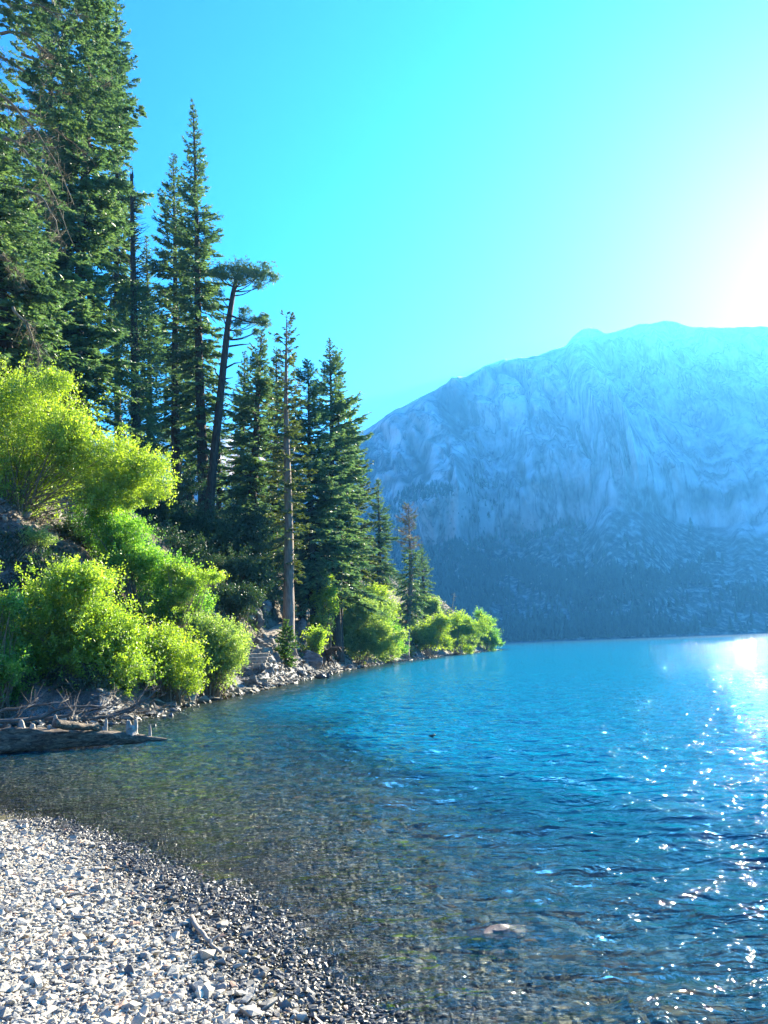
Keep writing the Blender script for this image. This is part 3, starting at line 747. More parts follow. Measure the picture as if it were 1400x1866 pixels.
C = conifer
C('fir_tree', 'tallest slender fir with a thin spire top, left of the leaning pine', 372, 58, (352,180), 22, [(180,3),(250,16),(330,30),(420,42),(560,56),(700,52),(850,38)], 860, 1, dens=0.9, barebr=16)
C('fir_tree', 'pointed fir close on the left of the tallest spire, a little shorter', 320, 62, (317,278), 19, [(278,3),(330,20),(400,38),(480,46),(600,44),(800,40)], 840, 2, dens=0.85)
C('fir_tree', 'big dark fir whose leaning trunk shows between branches beside the bare spike', 122, 47, (205,-220), 26, [(-220,5),(-60,22),(20,38),(120,58),(190,78),(207,92),(225,84),(300,74),(420,88),(560,98),(700,100),(800,80)], 820, 5, dens=1.0, bend=-0.5, tw=1.1, barebr=14)
C('fir_tree', 'broad dark fir at the left edge above the yellow-green bush', 15, 38, (-60,-20), 30, [(-20,10),(180,60),(300,85),(420,120),(520,135),(620,120),(700,90)], 720, 6, dens=1.15, tw=1.15, mat='fir')
C('fir_tree', 'thin fir behind the big leaning trunk with its top out of the picture', 208, 64, (212,-90), 13, [(-90,4),(40,18),(150,35),(250,38),(300,20),(340,50),(600,55)], 640, 8, dens=0.8)
C('fir_tree', 'slim dark fir in shade behind the bare spiked snag', 272, 70, (268,430), 14, [(430,3),(520,24),(640,38),(800,42)], 830, 9, dens=0.9)
C('fir_tree', 'dense dark fir right of the leaning pine, reaching the bank', 452, 60, (478,600), 22, [(600,3),(650,24),(720,40),(820,50),(900,58),(1000,62)], 1060, 10, dens=1.3, asym=-0.15)
C('pine_tree', 'tall thin pine with a long bare pale trunk beside the trail', 527, 48, (521,575), 22, [(575,12),(610,24),(700,36),(820,44),(930,44),(1040,30)], 1060, 11, mat='fir_warm', bark='bark', dens=0.62, barebr=22, up=4, tw=0.85)
C('fir_tree', 'green fir just right of the bare-trunked pine', 573, 59, (560,655), 17, [(655,4),(720,36),(800,54),(900,66),(1000,72),(1080,60)], 1085, 12, dens=1.15)
C('fir_tree', 'double topped fir with ragged upper branches reaching toward the mountain', 613, 62, (600,614), 18, [(614,3),(660,20),(700,30),(740,48),(790,50),(830,60),(930,66),(1040,70),(1090,54)], 1095, 13, dens=1.0, asym=0.22)
C('fir_tree', 'short broad fir filling the gap right of the double topped fir', 642, 72, (640,790), 15, [(790,4),(850,32),(930,46),(1020,52),(1090,48)], 1090, 14, mat='fir_warm', dens=1.05)
C('fir_tree', 'separate dark pointed fir left of the dead-topped tree', 692, 88, (690,872), 13, [(872,2),(920,18),(980,30),(1040,32),(1075,28)], 1080, 15, dens=1.15)
C('fir_tree', 'fir with a pale dead top and curved foot above the water', 742, 88, (745,918), 12, [(918,6),(950,20),(990,24),(1030,26),(1090,34),(1140,26)], 1140, 16, dens=0.95, bend=0.35, dead_above=1005, bark='bark', base=on_ground(737, 86))
C('fir_tree', 'small dark fir half hidden behind the dead-topped tree', 776, 108, (768,992), 9, [(992,2),(1030,16),(1080,26),(1120,26)], 1115, 17, dens=1.2)
C('fir_tree', 'shaded fir behind the tallest spire and its neighbour', 345, 80, (338,560), 14, [(560,3),(650,30),(760,44),(860,40)], 880, 18, dens=0.9)
C('fir_tree', 'low shaded fir seen between the leaning pine and the tallest spire', 398, 84, (402,705), 10, [(705,3),(780,26),(860,36)], 910, 19, dens=1.0)
C('fir_tree', 'shaded fir behind the dense fir right of the leaning pine', 440, 80, (446,640), 12, [(640,3),(720,22),(800,34),(900,40)], 940, 20, dens=1.0)
C('fir_tree', 'dark fir between the dense fir and the bare-trunked pine', 500, 72, (505,632), 15, [(632,3),(700,24),(800,40),(950,50),(1050,44)], 1060, 21, dens=1.1)
C('fir_tree', 'young sunlit sapling fir at the top of the trail steps', 521, 41.5, (523,1132), 5, [(1132,2),(1150,12),(1180,24),(1205,26)], 1212, 22, mat='sapling', bark='bark', dens=4.0, tw=3.2, barebr=0, base=hit(522, 1214), sag=0.1, cat='sapling')
C('fir_tree', 'deep shaded fir in the far left woods behind the big firs', 70, 60, (98,-90), 20, [(-90,4),(0,28),(100,44),(250,58),(400,64),(600,70),(800,60)], 860, 23, dens=0.85)

# snag with a bare spiked top
def snag():
    rng = np.random.RandomState(4); Y = 53; b = on_ground(246, Y); b[2] -= 0.15; tp = at(240, 318, Y)
    root = thing('fir_tree', 'dark snag with a bare broken spike and dead side twigs above green lower branches', 'tree', b)
    w = Buf(); tt = np.linspace(0, 1, 26); P = b + (tp - b) * tt[:, None]
    k = Y / FPX; tube(w, P, 11 * k * (1 - 0.74 * tt), 10, rng, 0.08)
    # splintered tip
    for dxy, hh in (((0.05, 0.02), 1.0), ((-0.08, 0.04), 0.6), ((0.12, -0.03), 0.45)):
        p0 = tp + np.array([dxy[0], dxy[1], -0.3]); tube(w, np.array([p0, p0 + [0, 0, hh]]), [0.07, 0.01], 5)
    n = 320; t = rng.uniform(0.42, 0.97, n); a = rng.normal(0.1, 1.2, n)
    L = rng.uniform(0.3, 1.0, n) * np.interp(t, [0.42, 0.7, 0.97], [2.3, 2.0, 0.5])
    O = b + (tp - b) * t[:, None]; D = np.stack([np.cos(a), np.sin(a), rng.uniform(-0.35, 0.5, n)], 1); s = np.linspace(0, 1, 5)
    BP = O[:, None] + L[:, None, None] * (s[None, :, None] * D[:, None]); BP[..., 2] += (0.25 * L)[:, None] * (s ** 2)[None]
    multi_tubes(w, BP, (0.034 * np.ones(n))[:, None] * (1 - 0.8 * s)[None], 3)
    w.build('trunk', M['bark_dark'], root, True)
    fol = Buf(); m_ = 11000; tb = rng.uniform(0.08, 0.66, m_); a = rng.uniform(0, 6.28, m_); rr = np.interp(tb, [0.05, 0.3, 0.55, 0.66], [1.2, 2.0, 1.7, 0.8]) * rng.uniform(0.25, 1, m_) ** 0.6
    rr *= 1 + 0.4 * vnoise(tb * 22, a * 0.9)
    p = b + (tp - b) * tb[:, None] + np.stack([rr * np.cos(a), rr * np.sin(a), -0.25 * rr], 1)
    d = np.stack([np.cos(a), np.sin(a), rng.normal(-0.1, 0.3, m_)], 1) + rng.normal(0, 0.5, (m_, 3)) * [1, 1, 0.3]
    kites(fol, p, d, rng.uniform(0.2, 0.5, m_), rng.uniform(0.06, 0.13, m_), rng, rng.uniform(0.1, 0.6, m_), 0.4)
    fol.build('crown', M['fir'], root)
snag()

# leaning pine with a flat crown
def leaning_pine():
    rng = np.random.RandomState(33); Y = 57; b = on_ground(372, Y); b[2] -= 0.2
    ctrl = [(378,940),(388,850),(400,740),(408,660),(416,590),(424,540),(431,508)]
    pts = [at(x, y, Y) for x, y in ctrl]; pts[0] = np.array([pts[0][0], Y, min(pts[0][2], b[2] + 0.5)]); pts.insert(0, np.array([pts[0][0] - 0.2, Y, b[2]]))
    pts = np.array(pts)
    ti = np.linspace(0, len(pts) - 1, 30); P = np.stack([np.interp(ti, np.arange(len(pts)), pts[:, i]) for i in range(3)], 1)
    root = thing('pine_tree', 'dark leaning pine with a bare trunk and a flat umbrella crown', 'tree', b)
    w = Buf(); k = Y / FPX; tube(w, P, np.linspace(9.5, 4.0, 30) * k, 10, rng, 0.06)
    clumps = [(400,492,14),(418,484,13),(438,481,13),(456,486,12),(472,492,12),(488,497,11),(498,503,8),(428,500,14),(450,506,13),(474,508,11),(408,508,9),(396,505,8),(440,520,8),(470,518,7),
              (446,566,8),(460,574,9),(474,580,9),(484,588,7),(478,566,6),(440,578,6),(434,592,6),(436,612,5),(466,600,5),(404,545,5),(392,560,5)]
    fol = Buf(); br = []
    for (cx, cy, rp) in clumps:
        c = at(cx, cy, Y) + np.array([0, rng.uniform(-1.2, 1.2), 0]); rr = rp * k
        i = np.argmin(np.abs(P[:, 2] - (c[2] - 0.55 - 0.25 * abs(c[0] - P[-1][0])))); s = np.linspace(0, 1, 6)[:, None]
        q = P[i] * (1 - s) + c * s; q[:, 2] -= 0.12 * np.sin(np.pi * s[:, 0]) * np.linalg.norm(c - P[i]); br.append(q)
        rr *= 1.15; nn = int(9 * rp); tips = c + rng.normal(size=(nn, 3)) * [rr * 0.62, rr * 0.7, rr * 0.42]
        m_ = 13; bp = np.repeat(tips, m_, 0); d = rng.normal(size=(len(bp), 3)) + np.repeat(unit(tips - c), m_, 0) * 0.8 + [0, 0, 0.35]
        kites(fol, bp, d, rng.uniform(0.12, 0.26, len(bp)), rng.uniform(0.02, 0.045, len(bp)), rng, rng.uniform(0.05, 0.7, len(bp)), 0, 0.5)
    for q in br: tube(w, q, np.linspace(0.06, 0.015, 6), 5)
    for (x0, y0), mid, (x1, y1) in [((413,632),(440,628),(455,627)), ((409,672),(428,662),(441,660)), ((404,700),(412,690),(425,688)), ((420,575),(450,586),(486,590)), ((418,600),(410,588),(407,570)), ((402,690),(394,680),(391,668)), ((426,548),(416,546),(408,548))]:
        q = np.array([at(x0, y0, Y), at(*mid, Y), at(x1, y1, Y)]); tube(w, q, [0.09, 0.06, 0.02], 5)
    w.build('trunk', M['bark_dark'], root, True); fol.build('crown', M['fir'], root)
leaning_pine()

# second leader of the double topped fir and long bare limbs of the nearest fir
def near_limbs():
    rng = np.random.RandomState(77); Y = 34
    b = on_ground(-90, Y); b[2] -= 0.2; tp = at(-20, -500, Y)
    root = thing('fir_tree', 'nearest fir with long pale bare limbs hanging across the upper left corner', 'tree', b)
    w = Buf(); tt = np.linspace(0, 1, 20); tube(w, b + (tp - b) * tt[:, None], np.linspace(0.5, 0.1, 20), 12, rng, 0.06)
    w.build('trunk', M['bark_dark'], root, True)
    limbs = [[(-40,150),(20,185),(60,235),(100,290),(135,370)], [(-60,170),(0,190),(60,205),(120,250),(165,285)], [(-30,230),(30,262),(70,300),(95,350),(135,450)], [(-30,250),(30,258),(75,262),(90,255)],
             [(-20,330),(40,345),(80,360),(105,415),(112,440)], [(-60,0),(20,20),(60,5),(100,25),(160,30)], [(0,60),(50,60),(85,100),(98,75),(130,45)], [(40,100),(80,110),(92,95),(96,108)], [(60,120),(110,140),(165,165),(200,150)],
             [(-40,90),(20,110),(70,150),(130,175)], [(20,560),(50,590),(70,640),(80,670)], [(-20,450),(20,480),(45,510)]]
    fol = Buf()
    for li, q in enumerate(limbs):
        lb = Buf(); dz = rng.uniform(-1.0, 1.5)
        pts = np.array([at(x, y, Y + dz + 0.3 * i) for i, (x, y) in enumerate(q)])
        ti = np.linspace(0, len(pts) - 1, 14); P = np.stack([np.interp(ti, np.arange(len(pts)), pts[:, i]) for i in range(3)], 1)
        P += rng.normal(0, 0.03, P.shape)
        tube(lb, P, np.linspace(0.085, 0.014, 14), 6, rng, 0.1)
        n = 46; i0 = rng.randint(3, 13, n); D = unit(np.gradient(P, axis=0))[i0] * 0.6 + rng.normal(0, 0.6, (n, 3)); D[:, 2] -= 0.2
        s = np.linspace(0, 1, 4); L = rng.uniform(0.25, 1.1, n)
        BP = P[i0][:, None] + L[:, None, None] * s[None, :, None] * unit(D)[:, None]; BP[..., 2] -= 0.2 * L[:, None] * (s ** 2)[None]
        multi_tubes(lb, BP, 0.012 * np.ones((n, 1)) * (1 - 0.7 * s)[None], 3)
        # fine twigs on the twigs
        n2 = 160; j0 = rng.randint(0, n, n2); sb_ = rng.uniform(0.3, 1, n2); O2 = BP[j0, 0] + (BP[j0, 3] - BP[j0, 0]) * sb_[:, None]
        D2 = unit(D)[j0] * 0.5 + rng.normal(0, 0.7, (n2, 3)); L2 = rng.uniform(0.12, 0.4, n2)
        BP2 = O2[:, None] + L2[:, None, None] * np.linspace(0, 1, 3)[None, :, None] * D2[:, None]
        multi_tubes(lb, BP2, 0.007 * np.ones((n2, 3)), 3)
        lb.build('dead_limb', M['stem'], root, True)
    # sprays of needles on the living limbs
    sp = [(20,30,45),(70,20,40),(120,10,45),(165,20,40),(40,60,40),(150,75,45),(190,110,32),(110,110,40),(60,140,35),(20,120,45),(130,150,45),(175,190,42),(215,205,38),(245,203,20),(100,210,35),(35,290,45),(80,330,40),(20,400,50),(60,470,45),(15,200,40),(150,230,40),(200,245,36),(215,270,25),(190,60,24),(180,10,28),(10,-20,60),(90,-30,60),(160,-40,50),(120,60,30)]
    for cx, cy, rp in sp:
        c = at(cx, cy, Y + rng.uniform(-1, 3)); rr = rp * Y / FPX; nbk = int(rp * 0.7)
        O = c + rng.normal(size=(nbk, 3)) * rr * [0.5, 0.55, 0.4]; a = rng.normal(0.1, 0.9, nbk); Lb = rng.uniform(0.5, 1.0, nbk) * rr * 0.9
        D = np.stack([np.cos(a), np.sin(a), rng.uniform(-0.35, 0.1, nbk)], 1)
        m_ = 60; idx = np.repeat(np.arange(nbk), m_); s = rng.rand(len(idx))
        bp = O[idx] + D[idx] * (Lb[idx] * s)[:, None]; bp[:, 2] -= 0.15 * Lb[idx] * s * s
        sd = np.where(rng.rand(len(idx)) < 0.5, 1, -1)[:, None] * np.stack([-np.sin(a), np.cos(a), 0 * a], 1)[idx]
        d = D[idx] * 0.8 + sd * rng.uniform(0.2, 1.0, (len(idx), 1)); d[:, 2] += rng.normal(-0.05, 0.25, len(idx))
        l_ = rng.uniform(0.12, 0.32, len(idx)) * (1.15 - 0.6 * s)
        kites(fol, bp, d, l_, 0.03 + 0.14 * l_, rng, np.clip(rng.uniform(0.15, 0.75, len(idx)) + 0.1 * s, 0, 1), 0.4, 0.4)
    fol.build('crown', M['fir'], root)
near_limbs()

# ------------------------------------------------------------------ bushes
def bush(name, label, lobes, Y, base_px, mat, seed, leaf=0.06, shoots=1.0, group=None, cat='bush', upb=0.7, nstem=26, spread=1.0, stemmat='stem', lean=(0.25, 0), rough=False):
    """lobes: (px, py, half width px, half height px) of the leafy masses as they stand Y metres ahead"""
    rng = np.random.RandomState(seed)
    bx, by = base_px
    b = hit(bx, by) if Y is None else on_ground(bx, Y)
    Yb = b[1]
    k = Yb / FPX
    root = thing(name, label, cat, b, group)
    fol = Buf(); tips_all = []
    lobes = [(cx + rng.normal(0, 0.72 if rough else 0.5) * rx * (q > 0), cy + rng.normal(-0.05, 0.62 if rough else 0.5) * ry * (q > 0), rx * f_, ry * f_) for (cx, cy, rx, ry) in lobes for q, f_ in enumerate((0.72, 0.6, 0.5, 0.45, 0.4, 0.35, 0.3) if rough else (0.95, 0.6, 0.5))]
    for (cx, cy, rx, ry) in lobes:
        c = at(cx, cy, Yb + rng.uniform(-0.5, 0.8)); r3 = 1.14 * np.array([rx * k, 0.75 * (rx + ry) * 0.5 * k, ry * k])
        area = r3[0] * r3[2]
        n = int(210 * shoots * area / (leaf / 0.06) ** 1.3) + 16
        u = unit(rng.normal(size=(n, 3))); rad = rng.uniform(0.05, 1, n) ** 0.5; rad = rad * np.where(rng.rand(n) < 0.24, rng.uniform(1.0, 1.42, n), 1.0)
        rad = rad * (1 + 0.34 * vnoise(u[:, 0] * 2.2 + seed, u[:, 1] * 2.2, u[:, 2] * 2.2) + 0.22 * vnoise(u[:, 0] * 5 + seed, u[:, 1] * 5, u[:, 2] * 5))
        tip = c + u * rad[:, None] * r3 * spread
        d = unit(u * [0.8, 0.8, 0.5] + np.array([lean[0], lean[1], upb]) + rng.normal(0, 0.35, (n, 3)))
        lng = rng.rand(n) < 0.2; L = np.where(lng, 2.3, 1.0) * rng.uniform(0.25, 0.9, n) * min(1.0, 0.5 + area * 0.2) * (leaf / 0.06) ** 0.8
        tips_all.append(tip)
        idx = np.repeat(np.arange(n), np.where(lng, 38, 20)); s = rng.rand(len(idx))
        bp = tip[idx] + d[idx] * (L[idx] * (s - np.where(lng, 0.3, 0.45)[idx]))[:, None] + rng.normal(0, 0.05, (len(idx), 3)) * (leaf / 0.06)
        bp[:, 2] -= 0.12 * L[idx] * s * s
        ld = d[idx] * 0.5 + rng.normal(0, 0.75, (len(idx), 3))
        shoot_tone = rng.uniform(-0.26, 0.26, n)[idx]
        lf = leaf * rng.uniform(0.6, 1.3, len(idx))
        kites(fol, bp, ld, lf * 1.5, lf * 0.75, rng, np.clip(0.2 + 0.5 * rng.rand(len(idx)) + shoot_tone + 0.22 * s, 0, 1), 0.2, 0.5)
    st = Buf(); tips = np.concatenate(tips_all); sel = tips[rng.choice(len(tips), min(nstem * 3, len(tips)), False)]
    n = len(sel); s = np.linspace(0, 1, 7)
    o = b + np.stack([rng.normal(0, 0.25, n), rng.normal(0, 0.25, n), np.zeros(n)], 1); o[:, 2] = H(o[:, 0], o[:, 1]) - 0.05
    mid = o * 0.5 + sel * 0.5 + np.array([0, 0, 0.12]) * np.linalg.norm(sel - o, axis=1)[:, None]
    P = ((1 - s) ** 2)[None, :, None] * o[:, None] + (2 * s * (1 - s))[None, :, None] * mid[:, None] + (s ** 2)[None, :, None] * sel[:, None]
    P[:, 1:-1] += rng.normal(0, 0.02, P[:, 1:-1].shape)
    multi_tubes(st, P, (rng.uniform(0.014, 0.035, n) * (leaf / 0.06) ** 0.4)[:, None] * (1 - 0.8 * s)[None], 4)
    st.build('stems', M[stemmat], root, True)
    fol.build('foliage', M[mat], root)
    return root

B = bush
B('bush', 'largest yellow-green bush arching out under the big firs at the left edge', [(-40,760,70,80),(40,740,65,70),(70,820,80,75),(15,860,70,70),(120,790,55,60),(150,850,65,55),(205,830,50,45),(235,870,50,40),(275,850,38,26),(290,895,26,18),(180,900,50,30),(110,705,28,26),(215,905,40,20),(-40,900,60,70)], 30, (25,985), 'yellow', 101, leaf=0.065, shoots=0.75, nstem=36)
B('bush', 'fresh green feathery bush in a band down the middle of the bank', [(165,945,32,32),(200,975,42,38),(235,965,36,32),(225,1010,48,38),(262,1020,40,36),(275,1050,44,36),(310,1060,36,32),(285,1085,40,28),(335,1085,30,22),(360,1100,26,18)], 31, (245,1120), 'green', 102, leaf=0.06, shoots=0.9, upb=0.9)
B('bush', 'lime branch bush with bare twigs at the lower end of the feathery band', [(350,1065,26,16),(385,1052,22,10),(330,1050,24,18),(300,1110,34,24),(335,1120,24,20)], 30, (320,1130), 'lime', 103, leaf=0.055, shoots=0.8)
B('bush', 'large lime bush over the water behind the fallen log', [(110,1070,60,45),(160,1060,48,36),(90,1130,70,60),(150,1140,66,56),(200,1130,50,44),(40,1190,60,60),(110,1210,70,54),(180,1215,60,46),(230,1220,44,34),(215,1175,52,40),(60,1250,60,36),(150,1262,60,24)], 23.5, (130,1290), 'lime', 104, leaf=0.055, shoots=0.9, nstem=34, lean=(0.4, -0.1))
B('bush', 'deep yellow bush leaning over the shore between the lime and pale bushes', [(290,1170,34,34),(320,1190,38,40),(300,1215,40,34),(340,1225,26,30),(275,1205,28,30)], 25.5, (310,1262), 'yellow', 105, leaf=0.055, shoots=1.0)
B('bush', 'pale green bush above the stepping rocks where the trail steps start', [(375,1150,32,30),(405,1165,34,34),(370,1195,34,40),(410,1205,30,36),(430,1185,20,30),(395,1232,30,22)], 28.5, (390,1258), 'pale', 106, leaf=0.055, shoots=1.0)
B('bush', 'dark green bush cut off by the left edge above the log', [(-20,1150,40,45),(10,1120,30,28),(0,1210,40,40),(15,1255,30,28)], 21.5, (-10,1280), 'green', 107, leaf=0.055, shoots=1.0)
B('bush', 'shaded green shrub between the yellow bush and the feathery band', [(130,970,40,26),(165,1010,46,30),(120,1005,36,26),(210,1060,26,20)], 32, (140,1040), 'shrub', 108, leaf=0.06, shoots=0.8, stemmat='bark_dark')
B('bush', 'small yellowish bush on the bare soil at the left edge', [(15,1040,26,20),(50,1085,30,24),(10,1075,24,18),(65,975,22,16)], 27, (30,1105), 'pale', 109, leaf=0.05, shoots=0.7)
# shaded shrubs under the firs
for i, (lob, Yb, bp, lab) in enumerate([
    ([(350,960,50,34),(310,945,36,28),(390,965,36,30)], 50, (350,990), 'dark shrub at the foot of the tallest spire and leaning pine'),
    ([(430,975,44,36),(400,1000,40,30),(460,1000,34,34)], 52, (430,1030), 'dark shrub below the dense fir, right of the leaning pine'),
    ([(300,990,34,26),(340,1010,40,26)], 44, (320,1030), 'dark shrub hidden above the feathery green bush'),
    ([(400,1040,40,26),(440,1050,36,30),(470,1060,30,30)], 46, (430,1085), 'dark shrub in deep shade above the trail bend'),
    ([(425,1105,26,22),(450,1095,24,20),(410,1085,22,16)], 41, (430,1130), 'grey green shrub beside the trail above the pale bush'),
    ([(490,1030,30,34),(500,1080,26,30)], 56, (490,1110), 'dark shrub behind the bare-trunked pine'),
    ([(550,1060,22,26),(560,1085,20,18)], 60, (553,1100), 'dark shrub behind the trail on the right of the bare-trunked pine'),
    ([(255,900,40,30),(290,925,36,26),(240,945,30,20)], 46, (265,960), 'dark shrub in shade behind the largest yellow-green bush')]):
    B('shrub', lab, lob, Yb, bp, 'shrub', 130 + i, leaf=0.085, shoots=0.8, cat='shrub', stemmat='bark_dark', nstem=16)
# the sunny row along the far bank
for i, (lob, Yb, bp, mt_, lab) in enumerate([
    ([(590,1105,14,20),(585,1130,12,18),(600,1075,10,14)], 58, (590,1150), 'lime', 'slim lime bush between the two trunks right of the trail'),
    ([(575,1172,7,12),(578,1160,5,8)], 52, (576,1186), 'lime', 'tiny lime sprig above the dark root wad'),
    ([(640,1125,26,24),(625,1150,24,26),(655,1160,34,32),(635,1180,28,22),(680,1150,26,26),(690,1180,26,20),(660,1110,22,20)], 66, (655,1198), 'pale', 'big pale lime bush at the water right of the root wad'),
    ([(700,1140,20,18),(715,1165,22,22),(705,1185,18,12)], 76, (708,1196), 'green', 'green bush at the water left of the curved trunk'),
    ([(668,1085,22,18),(700,1110,18,14),(650,1085,14,16)], 78, (672,1120), 'yellow', 'yellow bush on the slope between the firs'),
    ([(770,1150,22,22),(790,1165,24,20),(760,1175,20,16),(800,1150,18,18)], 96, (778,1190), 'yellow', 'bright yellow bush right of the curved trunk'),
    ([(775,1105,14,12),(790,1112,14,10),(760,1095,12,10)], 106, (778,1125), 'pale', 'pale bush on the slope behind the small dark fir'),
    ([(820,1140,18,20),(832,1160,22,20),(845,1145,14,16),(815,1168,16,14)], 112, (830,1185), 'lime', 'lime bush around the foot of the thin bare snag'),
    ([(858,1160,14,14),(850,1175,12,10)], 126, (855,1184), 'pale', 'greyish bush between the lime bush and the last round bush'),
    ([(880,1142,13,14),(890,1158,17,14),(875,1165,13,14),(895,1172,11,9),(884,1130,7,8)], 140, (885,1181), 'green', 'last round green bush on the tip of the point'),
    ([(725,1185,16,10),(740,1190,12,8)], 88, (732,1195), 'shrub', 'low dark shrub at the water under the curved trunk')]):
    B('bush', lab, lob, Yb, bp, mt_, 160 + i, leaf=0.10 if Yb < 90 else 0.13, shoots=0.75, nstem=14, rough=True)

# thin bare snag on the point
rng = np.random.RandomState(5)
b = on_ground(813, 116); tp = at(828, 1080, 116)
root = thing('dead_tree', 'thin bare grey snag leaning right above the bushes of the point', 'dead tree', b)
w = Buf(); s = np.linspace(0, 1, 12)[:, None]; P = b + (tp - b) * s; tube(w, P, np.linspace(0.16, 0.04, 12), 6, rng, 0.1)
w.build('trunk', M['deadwood'], root, True)
w = Buf(); n = 40; t = rng.uniform(0.3, 1, n); D = rng.normal(size=(n, 3)) * [1, 1, 0.3]; D = unit(D); L = rng.uniform(0.2, 0.7, n); s4 = np.linspace(0, 1, 3)
multi_tubes(w, (b + (tp - b) * t[:, None])[:, None] + L[:, None, None] * s4[None, :, None] * D[:, None], 0.025 * np.ones((n, 3)), 3)
w.build('twigs', M['deadwood'], root)

# second leader of the double topped fir: its own slender trunk
C('fir_tree', 'slender second spire growing out beside the double topped fir', 622, 62.6, (617,650), 8, [(650,2),(690,14),(740,18),(800,24)], 830, 41, dens=0.8, barebr=6)

# ------------------------------------------------------------------ rocks, stones, log, driftwood, steps
def hull_mesh(pts):
    bm = bmesh.new()
    for p in pts: bm.verts.new(p)
    r = bmesh.ops.convex_hull(bm, input=bm.verts)
    kill = list({g for g in r['geom_interior'] + r['geom_unused'] if isinstance(g, bmesh.types.BMVert)})
    bmesh.ops.delete(bm, geom=kill, context='VERTS')
    bmesh.ops.triangulate(bm, faces=bm.faces)
    bm.verts.ensure_lookup_table(); bm.verts.index_update()
    V = np.array([v.co[:] for v in bm.verts]); T = np.array([[v.index for v in f.verts] for f in bm.faces])
    bm.free(); return V, T

def rock(name, label, px, py, w_px, h_px, seed, mat='rock', group=None, cat='rock', base=None, flat=1.0, sink=0.25, npts=15):
    rng = np.random.RandomState(seed)
    b = hit(px, py) if base is None else np.array(base)
    k = b[1] / FPX; w, h = w_px * k, h_px * k
    pts = unit(rng.normal(size=(npts, 3))) * rng.uniform(0.85, 1.05, (npts, 1)) * [w / 2, w / 2 * rng.uniform(0.6, 0.9), h * (0.5 + sink) * flat]
    V, T = hull_mesh(pts)
    bm = bmesh.new(); vv = [bm.verts.new(p) for p in V]
    for t_ in T: bm.faces.new([vv[i] for i in t_])
    bmesh.ops.bevel(bm, geom=list(bm.edges), offset=min(w, h) * 0.05, segments=1, affect='EDGES')
    bmesh.ops.triangulate(bm, faces=bm.faces); bmesh.ops.subdivide_edges(bm, edges=bm.edges, cuts=1, use_grid_fill=True)
    for v in bm.verts:
        c = np.array(v.co); v.co += v.co.normalized() * float(0.16 * min(w, h) * fbm(c[0] * 5 / w + seed, c[1] * 5 / w, c[2] * 9 / w, o=3))
    bm.verts.index_update(); V = np.array([v.co[:] for v in bm.verts]); T = [[v.index for v in f.verts] for f in bm.faces]; bm.free()
    T3 = np.array([t_ for t_ in T if len(t_) == 3]).reshape(-1, 3); T4 = np.array([t_ for t_ in T if len(t_) == 4]).reshape(-1, 4)
    a = rng.uniform(-0.4, 0.4); V = V @ np.array([[math.cos(a), math.sin(a), 0], [-math.sin(a), math.cos(a), 0], [0, 0, 1]])
    o = mesh_obj(name, V, [T3, T4], M[mat], None, None, False)
    o.location = Vector([float(b[0]), float(b[1]), float(b[2] + h * (0.5 - sink * 0.5))])
    return tag(o, label, cat, group)

rock('boulder', 'largest blue grey boulder on the shore below the bare-trunked pine', 566, 1214, 50, 28, 1)
rock('boulder', 'rough pale boulder on the bank right of the sapling fir', 552, 1172, 34, 40, 2)
rock('boulder', 'grey outcrop on the bank between the trail and the root wad', 585, 1150, 40, 30, 3)
rock('boulder', 'shaded rock in the bank left of the trail bend', 462, 1140, 44, 34, 4)
rock('boulder', 'shaded rock wall lump above the trail bend', 480, 1120, 36, 32, 44)
rock('boulder', 'pale rock showing between the feathery bush and the dark shrubs', 378, 1105, 22, 26, 5)
rock('rock', 'dark pointed rock standing alone at the waterline below the sapling fir', 547, 1233, 20, 14, 6)
rock('rock', 'low dark rock awash in the water right of the pointed rock', 585, 1236, 26, 8, 7, base=water_pt(585, 1236), mat='rock_wet')
rock('rock', 'small pale rock at the end of the low awash rock', 598, 1233, 9, 10, 8, base=water_pt(598, 1236))
rock('rock', 'dark block at the waterline left of the pointed rock', 460, 1252, 26, 20, 9)
rock('rock', 'small dark block beside the shore block below the flagstones', 482, 1252, 16, 8, 10)
rock('flagstone', 'pale tilted flagstone left of the trail steps', 450, 1232, 24, 14, 11, cat='stone')
rock('flagstone', 'upright grey flagstone in the middle of the stones below the steps', 468, 1228, 16, 18, 12, cat='stone')
rock('flagstone', 'flat pale flagstone on the right below the sapling fir', 491, 1226, 24, 10, 13, cat='stone')
rock('flagstone', 'leaning slab touching the upright flagstone', 479, 1226, 12, 18, 14, cat='stone')
rock('boulder', 'dark boulder at the waterline below the bright yellow bush', 785, 1192, 36, 18, 15)
rock('rock', 'pale rock on the rubble left of the dark boulder below the yellow bush', 757, 1196, 14, 7, 16)
rock('rock', 'small dark rock at the waterline near the tip of the point', 818, 1188, 20, 9, 17)
rock('rock', 'small dark stone at the shore below the big pale lime bush', 636, 1219, 14, 8, 18)
rock('rock', 'small dark rock alone in the open water', 787, 1341, 15, 5, 19, base=water_pt(787, 1342), mat='rock_wet')
rock('flat_rock', 'flat rusty pink slab just under the water in front', 905, 1722, 130, 26, 20, mat='rock_pink', base=water_pt(905, 1722, -0.088), flat=1.3, cat='rock')
rock('flat_rock', 'smaller pale slab under the water beside the rusty slab', 800, 1695, 80, 18, 21, mat='rock', base=water_pt(800, 1695, -0.14), flat=1.1, cat='rock')

